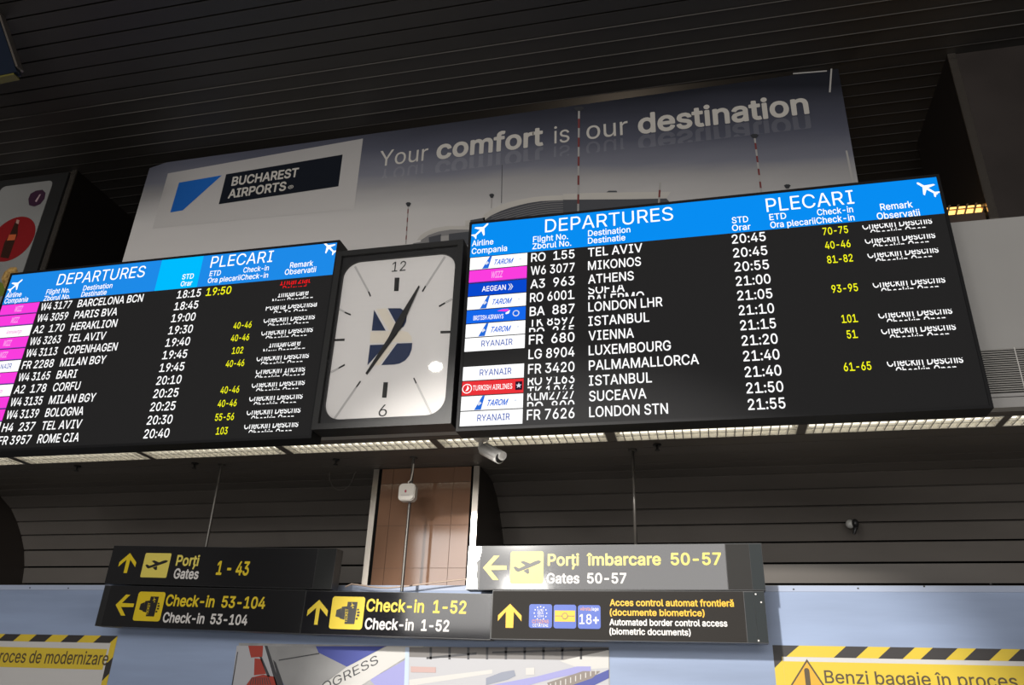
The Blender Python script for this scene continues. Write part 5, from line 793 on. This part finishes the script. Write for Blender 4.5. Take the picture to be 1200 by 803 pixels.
# middle: check-in 1-52
S = sign('grey-black hanging sign reading Check-in 1-52, middle of the lower row', -3.098, -1.577, 2.088, 2.411, face_rib, None, None, .014)
arrow_part(S, 'up', (370.5, 732.3), (373, 703), .086, SY, .17)
m, r = sq(S, (389.6, 699), (423.8, 738.2), SY); suitcase(m, r, ICO, SY); m.build('pictogram', S)
words(S, 'Check-in  1-52', (428.2, 716.5), (545.8, 718.7), 13.8, SY); words(S, 'Check-in  1-52', (426.7, 737.8), (526, 739.3), 12.3, SW)
# right, lower: automated border control
S = sign('matt black hanging sign with blue 18+ icons about automated border control', -1.573, .376, 2.083, 2.425, vinyl, None, .235)
arrow_part(S, 'up', (597.1, 736), (597.6, 707.8), .089, SYO, .32)
m, r = sq(S, (620.3, 708.2), (646.8, 736.4), SBL, .018)
cx, cz = (r[0]+r[1])/2, r[2]+(r[3]-r[2])*.62; w = r[1]-r[0]
for i in range(12): m.flat(circle(cx+w*.27*math.sin(i*math.pi/6), cz+w*.27*math.cos(i*math.pi/6), w*.03, 6), YS-.0075, SWH)
for i, t in enumerate(('UE', 'EEA', 'CH')): letter(m, t, (cx-w*.13, cz+w*(.08-.12*i)), (cx+w*.13, cz+w*(.08-.12*i)), w*.09, YS-.0075, SWH, bold=8)
letter(m, 'CITIZENS', (cx-w*.36, r[2]+w*.2), (cx+w*.36, r[2]+w*.2), w*.13, YS-.0075, SOR, bold=8); letter(m, 'CETĂȚENI'.replace('Ț', 'T'), (cx-w*.34, r[2]+w*.05), (cx+w*.34, r[2]+w*.05), w*.11, YS-.0075, SWH, bold=8); m.build('pictogram', S)
m, r = sq(S, (648.9, 708.8), (675.3, 736.9), SBL, .018); w = r[1]-r[0]; cz = r[2]+w*.5
m.flat([(r[0]+w*.05, cz-w*.22), (r[1]-w*.05, cz-w*.22), (r[1]-w*.05, cz+w*.24), (r[0]+w*.05, cz+w*.24)], YS-.0075, SYO); m.flat([(r[0]+w*.07, cz+w*.0), (r[1]-w*.07, cz+w*.0), (r[1]-w*.07, cz+w*.025), (r[0]+w*.07, cz+w*.025)], YS-.0085, ICO)
m.flat(circle((r[0]+r[1])/2, cz+w*.012, w*.135), YS-.009, ICO); m.flat(circle((r[0]+r[1])/2, cz+w*.012, w*.105), YS-.0098, SYO); m.build('pictogram', S)
m, r = sq(S, (677.2, 709.3), (704, 737.3), SBL, .018); w = r[1]-r[0]
letter(m, '18+', (r[0]+w*.07, r[2]+w*.2), (r[1]-w*.08, r[2]+w*.2), w*.40, YS-.0075, SWH, bold=14); letter(m, 'vârsta', (r[0]+w*.1, r[2]+w*.76), (r[0]+w*.56, r[2]+w*.76), w*.14, YS-.0075, SOR, bold=6); letter(m, '/age', (r[0]+w*.58, r[2]+w*.76), (r[0]+w*.92, r[2]+w*.76), w*.14, YS-.0075, SWH, bold=6); m.build('pictogram', S)
words(S, 'Acces control automat frontieră', (714.6, 710.1), (860.2, 710.9), 7.4, SYO, 9); words(S, '(documente biometrice)', (714.6, 721.3), (825.9, 722.3), 7.2, SYO, 9)
words(S, 'Automated border control access', (714.3, 732.9), (852.6, 734.3), 7.2, SWH, 9); words(S, '(biometric documents)', (714.2, 743.6), (809.6, 744.8), 7.0, SWH, 9)
m = MB(); m.box(.24, .306, YS-.006, YS-.0005, 2.087, 2.418, endgreen); m.build('end_panel', S); m = MB(); m.box(.308, .374, YS-.004, YS-.0005, 2.087, 2.421, endgreen); m.build('end_panel', S)
for p in ((885.5, 696.5), (892, 706), (889, 751)):
    m = MB(); q = at(*p, YS-.007); m.flat(circle(q[0], q[1], .006, 10), YS-.0075, SW); m.build('screw', S)
# right, upper: boarding gates 50-57
S = sign('grey glossy hanging sign reading Gates 50-57 with a bright glare, upper right', -1.781, .389, 2.43, 2.754, face_rib, -1.68, .135)
arrow_part(S, 'left', (593.7, 665.4), (565.9, 665.6), .09, SYP, .17)
m, r = sq(S, (598.4, 646.4), (636.6, 684.4), SYP, .02); takeoff(m, r, ICO); m.build('pictogram', S)
words(S, 'Porți  îmbarcare  50-57', (641.7, 662.9), (845.7, 661.6), 13, SYP); words(S, 'Gates  50-57', (640.4, 683.4), (734.3, 683.7), 11.3, SW)
m = MB(); m.slab([(-1.778, 2.434), (-1.69, 2.434), (-1.694, 2.50), (-1.706, 2.53), (-1.7, 2.58), (-1.708, 2.635), (-1.686, 2.65), (-1.672, 2.72), (-1.676, 2.75), (-1.775, 2.75)], YS-.0075, YS-.0045, tape); m.build('tape_patch', S)
m = MB(); m.box(.14, .302, YS-.003, YS-.0005, 2.434, 2.75, endgrey); m.build('end_panel', S); m = MB(); m.box(.304, .387, YS-.004, YS-.0005, 2.434, 2.75, endgreen); m.build('end_panel', S)

SK[:] = [0.0, 0.0]
# the three poles that carry the signs
pole_m = mat('dark_steel_pole', (.09, .083, .075), .33, .5, .4)
for (x, zb), w in zip(((-4.108, 2.778), (-2.318, 2.425), (-.504, 2.756)), ('left grey pole hanging down to the Gates 1 - 43 sign', 'middle grey pole in front of the brown column carrying a white box', 'right grey pole hanging down to the Gates 50-57 sign')):
    T = thing('hanging_pole', (x, 6.06, 3.5), w, 'pole', 'poles carrying the signs')
    m = MB(); m.tube([(x, 6.06, 3.488), (x, 6.06, zb)], .0125, pole_m, 14); m.build('rod', T)
    m = MB(); m.tube([(x, 6.06, 3.4995), (x, 6.06, 3.485)], .035, pole_m, 16); m.build('ceiling_plate', T)

# white wireless box on the middle pole
T = thing('wireless_access_point', (-2.318, 6.0, 3.12), 'small white rounded wireless box fixed on the middle pole before the column', 'wireless box')
m = MB(); x0, x1, z0, z1 = -2.392, -2.252, 3.118, 3.26
m.slab(roundrect(x0, x1, z0, z1, .035), 5.985, 6.044, white_m); m.slab(roundrect(x0+.008, x1-.008, z0+.008, z1-.008, .03), 5.978, 5.9848, white_m); m.build('body', T)
m = MB(); m.flat(circle(-2.33, 3.195, .009, 12, .013), 5.9775, mat('small_red_mark', (.3, .03, .06), .5)); m.box(-2.368, -2.295, 5.9772, 5.9779, 3.160, 3.166, mat('small_grey_text', (.4, .36, .36), .5)); m.build('printed_mark', T)
m = MB(); m.slab(roundrect(x0+.012, x1-.02, z0+.006, z0+.03, .01), 5.974, 5.9779, white_m); m.tube([(x1-.02, 5.985, z0+.025), (x1-.02, 5.968, z0+.025)], .012, white_m, 12); m.build('lower_lip', T)
m = MB(); m.tube([(-2.33, 6.03, 3.262), (-2.332, 6.03, 3.285), (-2.315, 6.035, 3.30), (-2.308, 6.04, 3.36), (-2.306, 6.043, 3.44)], .006, white_m, 8); m.build('cable', T)

# security camera under the boards
T = thing('security_camera', (-1.6, 5.58, 3.5), 'white bullet security camera under the corner of the right flight board', 'camera')
cw = mat('camera_white', (.8, .78, .74), .4, .5); p = Vector((-1.596, 5.555, 3.5))
m = MB(); m.tube([p, p-Vector((0, 0, .03)), p-Vector((0, 0, .045))], [.062, .062, .045], cw, 20); m.build('ceiling_base', T)
m = MB(); m.tube([p-Vector((0, 0, .04)), p+Vector((0.0, -.01, -.11)), p+Vector((.02, -.03, -.13))], .018, cw, 12); m.build('arm', T)
a = Vector((*at(567, 526.5, 5.50)[:1], 5.50, at(567, 526.5, 5.50)[1])); e = Vector((at(586, 536.5, 5.40)[0], 5.40, at(586, 536.5, 5.40)[1])); d = (e-a).normalized()
m = MB(); m.tube([a-d*.01, a, e], [.03, .046, .046], cw, 20); m.build('body', T)
m = MB(); m.tube([e+d*.001, e+d*.010], [.040, .036], black_m, 20); m.build('lens', T)
m = MB(); up = Vector((0, 0, 1)); m.tube([a+d*.02+up*.022, e+d*.035+up*.022], .033, cw, 16); m.build('sun_hood', T)

# little lamp on the slatted cove at right
T = thing('small_spotlight', (1.205, 7.12, 3.1), 'tiny white and black ball shaped lamp on the slatted wall at right', 'lamp')
m = MB(); m.ball((1.185, 7.10, 3.115), .037, mat('lamp_white', (.4, .4, .38), .4)); m.build('globe', T)
m = MB(); m.ball((1.22, 7.075, 3.115), .036, black_m, (.8, 1, 1)); m.tube([(1.225, 7.08, 3.1), (1.21, 7.09, 3.05), (1.2, 7.09, 3.03)], [.022, .015, .01], black_m, 10); m.build('bracket', T)

# loose cables
cab = mat('tan_cable', (.45, .34, .27), .5)
pts = [(-2.86, 6.2, 2.478)]+[(at(q[0], q[1], 6.2)[0], 6.2, at(q[0], q[1], 6.2)[1]) for q in ((412, 684.6), (420, 685.6), (436, 688.2), (454, 689.3), (480, 686.8), (510, 682.8), (545, 679), (562, 677))]
m = MB(); m.tube(pts, .006, cab, 8); tag(m.build('cable'), 'thin tan cable sagging across the foot of the brown column', 'cable')
q = [(386, 556), (386.5, 563), (389, 569), (393, 573), (398, 574.8), (404, 573.5), (409, 569.5), (413, 563), (415, 556)]
pts = [(at(a[0], a[1], 6.4)[0], 6.4, at(a[0], a[1], 6.4)[1]) for a in q]; pts = [(pts[0][0], 6.4, 3.5)]+pts+[(pts[-1][0]+.02, 6.4, 3.5)]
m = MB(); m.tube(pts, .0035, mat('grey_wire', (.09, .08, .07), .5), 8); tag(m.build('cable'), 'thin wire loop hanging from the dark soffit left of the column', 'cable')

# ------------------------------------------------------------------ printed hoarding along the foot of the wall
YH = 6.3
HO = thing('hoarding', (-2, YH, 0), 'long pale blue printed hoarding along the wall below the hanging signs', 'hoarding')
blue_print = noisy('hoarding_blue_print', (.25, .315, .46), .5, .35, .24, 1.3, (.25, 1, 2.2))
m = MB(); m.box(-12, 8, YH, YH+.03, 0, 2.462, blue_print); m.build('printed_panel', HO)
m = MB(); m.box(-12, 8, YH-.001, YH+.031, 2.463, 2.505, mat('hoarding_white_edge', (.32, .37, .49), .5)); m.build('top_edge', HO)
for p in ((35, 689), (80, 689.5), (1005.5, 689.7), (1083, 687.5), (1161, 684.5), (930, 690.8)):
    m = MB(); c = at(*p, YH-.002); m.box(c[0]-.006, c[0]+.006, YH-.0025, YH-.0012, c[1]-.005, c[1]+.005, ICO); m.build('rivet', HO)
yh = YH-.002; HY = mat('hazard_yellow', (.60, .44, .04), .5, .3); HK = mat('hazard_black', (.035, .032, .032), .5, .3); HW = mat('notice_white', (.52, .51, .5), .5, .3); HT = mat('notice_text', (.085, .06, .03), .5, .3)
# left notice
xr = at(138.5, 744, yh)[0]; zt = (at(0, 741.5, yh)[1]+at(138, 747, yh)[1])/2; bw = .095
N = MB(); N.flat([(xr-3.2, .9), (xr, .9), (xr, zt), (xr-3.2, zt)], yh, HW); N.build('notice_sheet', HO)
N = MB(); y2 = yh-.001
N.flat([(xr-3.2, zt-bw*.62), (xr, zt-bw*.62), (xr, zt), (xr-3.2, zt)], y2, HY); N.flat([(xr-.055, .9), (xr, .9), (xr, zt-bw*.62), (xr-.055, zt-bw*.62)], y2, HY)
h = bw*.62
for i in range(8):
    x = xr-.03-i*.33; N.flat([(x-.20, zt-h), (x-.035, zt-h), (x+.03, zt), (x-.135, zt)], y2-.001, HK)
for i in range(4):
    z = zt-.20-i*.33; N.flat([(xr-.055, z-.03), (xr, z+.03), (xr, z-.10), (xr-.055, z-.16)], y2-.001, HK)
N.build('hazard_border', HO)
N = MB(); a, c = at(60, 759.5, yh), at(60, 783.5, yh); N.flat([(xr-3.1, c[1]), (xr-.075, c[1]), (xr-.075, a[1]), (xr-3.1, a[1])], y2, HY); N.build('yellow_strip', HO)
N = MB(); pletter(N, 'proces de modernizare', (-9, 774.5), (125, 781), 14.5, y2-.001, HT, bold=5); N.build('notice_lettering', HO)
# right notice
xl = at(906, 765, yh)[0]; zt = (at(912, 761.5, yh)[1]+at(1200, 756.5, yh)[1])/2+.002
N = MB(); N.flat([(xl, .9), (xl+3.6, .9), (xl+3.6, zt), (xl, zt)], yh, HW); N.build('notice_sheet', HO)
N = MB(); h = .075
N.flat([(xl, zt-h), (xl+3.6, zt-h), (xl+3.6, zt), (xl, zt)], y2, HY); N.flat([(xl, .9), (xl+.06, .9), (xl+.06, zt-h), (xl, zt-h)], y2, HY)
N.flat([(xl, zt), (xl, zt-.15), (xl+.055, zt-.10), (xl+.055, zt-h), (xl+.085, zt-h), (xl+.18, zt)], y2-.001, HK)
for i in range(9):
    x = xl+.42+i*.268; N.flat([(x, zt-h), (x+.155, zt-h), (x+.245, zt), (x+.09, zt)], y2-.001, HK) if i else N.flat([(x-.02, zt-h), (x+.125, zt-h), (x+.215, zt), (x+.07, zt)], y2-.001, HK)
N.build('hazard_border', HO)
N = MB(); a = at(1060, 778, yh); N.flat([(xl+.0605, 1.3), (xl+3.5, 1.3), (xl+3.5, a[1]), (xl+.0605, a[1])], y2, HY); N.build('yellow_strip', HO)
N = MB(); t_, l_, r_ = at(945.5, 772.5, yh), at(921, 812, yh), at(972, 812, yh)
N.flat([t_, l_, r_], y2-.001, HT); c0 = ((t_[0]+l_[0]+r_[0])/3, (t_[1]+l_[1]+r_[1])/3)
N.flat([(c0[0]+(p[0]-c0[0])*.86, c0[1]+(p[1]-c0[1])*.86) for p in (t_, l_, r_)], y2-.002, mat('warning_amber', (.62, .33, .03), .5, .3))
q = at(946.3, 795, yh); N.slab(roundrect(q[0]-.017, q[0]+.017, q[1]-.06, q[1]+.065, .016), y2-.004, y2-.0025, HT); N.flat(circle(q[0], q[1]-.1, .018, 14), y2-.003, HT); N.build('warning_triangle', HO)
N = MB(); pletter(N, 'Benzi bagaje în proces', (967.5, 804.5), (1193, 802.5), 14.8, y2-.001, HT, bold=6); N.build('notice_lettering', HO)
# picture poster in the middle
N = MB(); a, c = at(274, 790, yh), at(714.5, 790, yh); pz = at(500, 757.8, yh)[1]; N.flat([(a[0], .9), (c[0], .9), (c[0], pz), (a[0], pz)], yh, noisy('poster_grey', (.30, .30, .30), .5, .3, .25, 9)); N.build('poster_sheet', HO)
pgw = mat('poster_white', (.50, .49, .47), .5, .3); pbl = mat('poster_blue', (.045, .06, .26), .5, .3); plv = mat('poster_lavender', (.26, .26, .50), .5, .3); prd = mat('poster_red', (.34, .045, .03), .5, .3); pdk = mat('poster_dark', (.05, .05, .055), .5, .3); plb = mat('poster_light_blue', (.42, .50, .64), .5, .3); pgr = mat('poster_pale_grey', (.40, .40, .42), .5, .3)
PT = 757.5
c3 = lambda yy, *pts: [at(320+x/6, max(PT, 740+z/6), yy) for x, z in pts]
N = MB()
N.flat(c3(y2, (-70, 80), (330, 80), (330, 140), (520, 250), (320, 380), (-40, 400)), y2, noisy('poster_floor_grey', (.27, .27, .27), .5, .3, .1, 4))
N.flat(c3(y2-.001, (300, 60), (800, 60), (780, 110), (520, 250), (320, 150)), y2-.001, pbl); N.flat(c3(y2-.001, (680, 340), (950, 190), (950, 420), (750, 420)), y2-.001, plv)
N.flat(c3(y2-.001, (40, 200), (325, 152), (326, 160), (40, 208)), y2-.001, pdk)
N.flat(c3(y2-.001, (-20, 240), (40, 300), (100, 420), (60, 420), (0, 330)), y2-.001, plv); N.flat(c3(y2-.001, (0, 200), (20, 220), (90, 420), (55, 420)), y2-.002, pdk)
N.flat(c3(y2-.002, (320, 400), (520, 250), (800, 80), (1060, 100), (700, 330), (560, 420)), y2-.002, pgw)
pl0, pl1 = c3(y2-.003, (268, 468))[0], c3(y2-.003, (742, 225))[0]
letter(N, 'PROGRESS', (pl0[0]-.05, pl0[1]-.03), pl1, .066, y2-.003, pdk, bold=0, slant=.12); N.build('progress_picture', HO)
N = MB(); k2 = lambda yy, *pts: [at(140+x/6, max(PT-.5, 730+z/6), yy) for x, z in pts]
N.flat(k2(y2, (825, 160), (1020, 160), (1150, 440), (790, 440)), y2-.0012, pgr)
for q_, mm in ((((905, 140), (1010, 140), (1005, 240), (925, 245)), prd), (((950, 250), (1000, 255), (1030, 360), (945, 370)), prd), (((890, 440), (930, 385), (1010, 365), (1090, 380), (1110, 440)), prd), (((1020, 140), (1040, 140), (1130, 440), (1100, 440)), pdk), (((985, 240), (1000, 240), (1060, 380), (1040, 380)), pdk), (((828, 205), (834, 205), (796, 440), (788, 440)), pdk)): N.flat(k2(y2-.0025, *q_), y2-.0025, mm)
for i in range(9): N.flat(k2(y2-.0035, (915+i*18, 435), (921+i*18, 435), (935+i*14, 385), (929+i*14, 385)), y2-.0035, pdk)
N.build('crane_picture', HO)
N = MB(); k4 = lambda yy, *pts: [at(500+x/5.4545, max(PT+1.2, 740+z/5.4545), yy) for x, z in pts]
N.flat(k4(y2, (-118, 40), (1165, 40), (1165, 440), (-118, 440)), y2-.003, pgr); N.flat(k4(y2, (-135, 40), (-110, 40), (-118, 440), (-146, 440)), y2-.0042, plb)
N.flat(k4(y2, (-110, 165), (330, 175), (1165, 188), (1165, 90), (-110, 90)), y2-.004, mat('poster_truss_dark', (.16, .15, .145), .5, .3))
for i in range(9): N.flat(k4(y2, (20+i*120, 100), (36+i*120, 100), (34+i*120, 180), (20+i*120, 180)), y2-.005, pdk)
N.flat(k4(y2, (0, 165), (320, 135), (320, 150), (0, 178)), y2-.005, pdk); N.flat(k4(y2, (420, 130), (1165, 108), (1165, 122), (420, 142)), y2-.005, pdk)
N.flat(k4(y2, (850, 190), (1165, 120), (1165, 235), (1000, 245)), y2-.0045, pgw)
N.flat(k4(y2, (-110, 310), (420, 245), (420, 270), (-110, 350)), y2-.004, pgw); N.flat(k4(y2, (330, 360), (700, 290), (960, 225), (1050, 225), (1050, 255), (820, 300), (560, 370)), y2-.005, plv)
N.flat(k4(y2, (480, 262), (560, 248), (570, 285), (520, 310), (380, 345), (380, 300)), y2-.0055, mat('poster_slate', (.22, .24, .30), .5, .3)); N.flat(k4(y2, (900, 360), (1165, 245), (1165, 300), (960, 400)), y2-.0055, pbl); N.flat(k4(y2, (770, 330), (1000, 255), (1110, 255), (1060, 300), (800, 390)), y2-.006, mat('poster_brown_grey', (.2, .17, .15), .5, .3))
for i in range(10): N.flat(k4(y2, (790+i*32, 335-i*10), (796+i*32, 335-i*10), (796+i*32, 375-i*11), (790+i*32, 375-i*11)), y2-.007, pgw)
N.flat(k4(y2, (635, 235), (690, 232), (690, 278), (635, 280)), y2-.0062, pgw); N.flat(k4(y2, (-100, 225), (60, 230), (60, 265), (-100, 262)), y2-.0062, mat('poster_salmon', (.44, .30, .28), .5, .3))
N.build('terminal_picture', HO)

# ------------------------------------------------------------------ dark screen hanging close by at the top left corner
Y0 = 3.55
T = thing('hanging_screen', (-5.2, Y0, 5.8), 'dark navy hanging panel with shiny edge cut off at top left corner', 'panel')
q = px(Y0, (19.5, 84), (-2, 20), (-90, 40), (-90, 107))
m = MB(); m.slab(q, Y0, Y0+.05, mat('navy_screen', (.006, .010, .020), .35, .5)); m.build('panel', T)
m = MB(); q = px(Y0-.004, (21, 77.5), (-2, 10), (-4, 11), (18.7, 78.5)); m.slab(q, Y0-.006, Y0+.055, mat('shiny_trim', (.16, .14, .12), .35, .5, .6)); m.build('edge_trim', T)
m = MB(); q = px(Y0-.004, (16, 85.5), (-90, 106.5), (-90, 109.5), (16, 87.2)); m.slab(q, Y0-.004, Y0+.055, mat('yellow_trim', (.09, .08, .015), .45)); m.build('lower_trim', T)
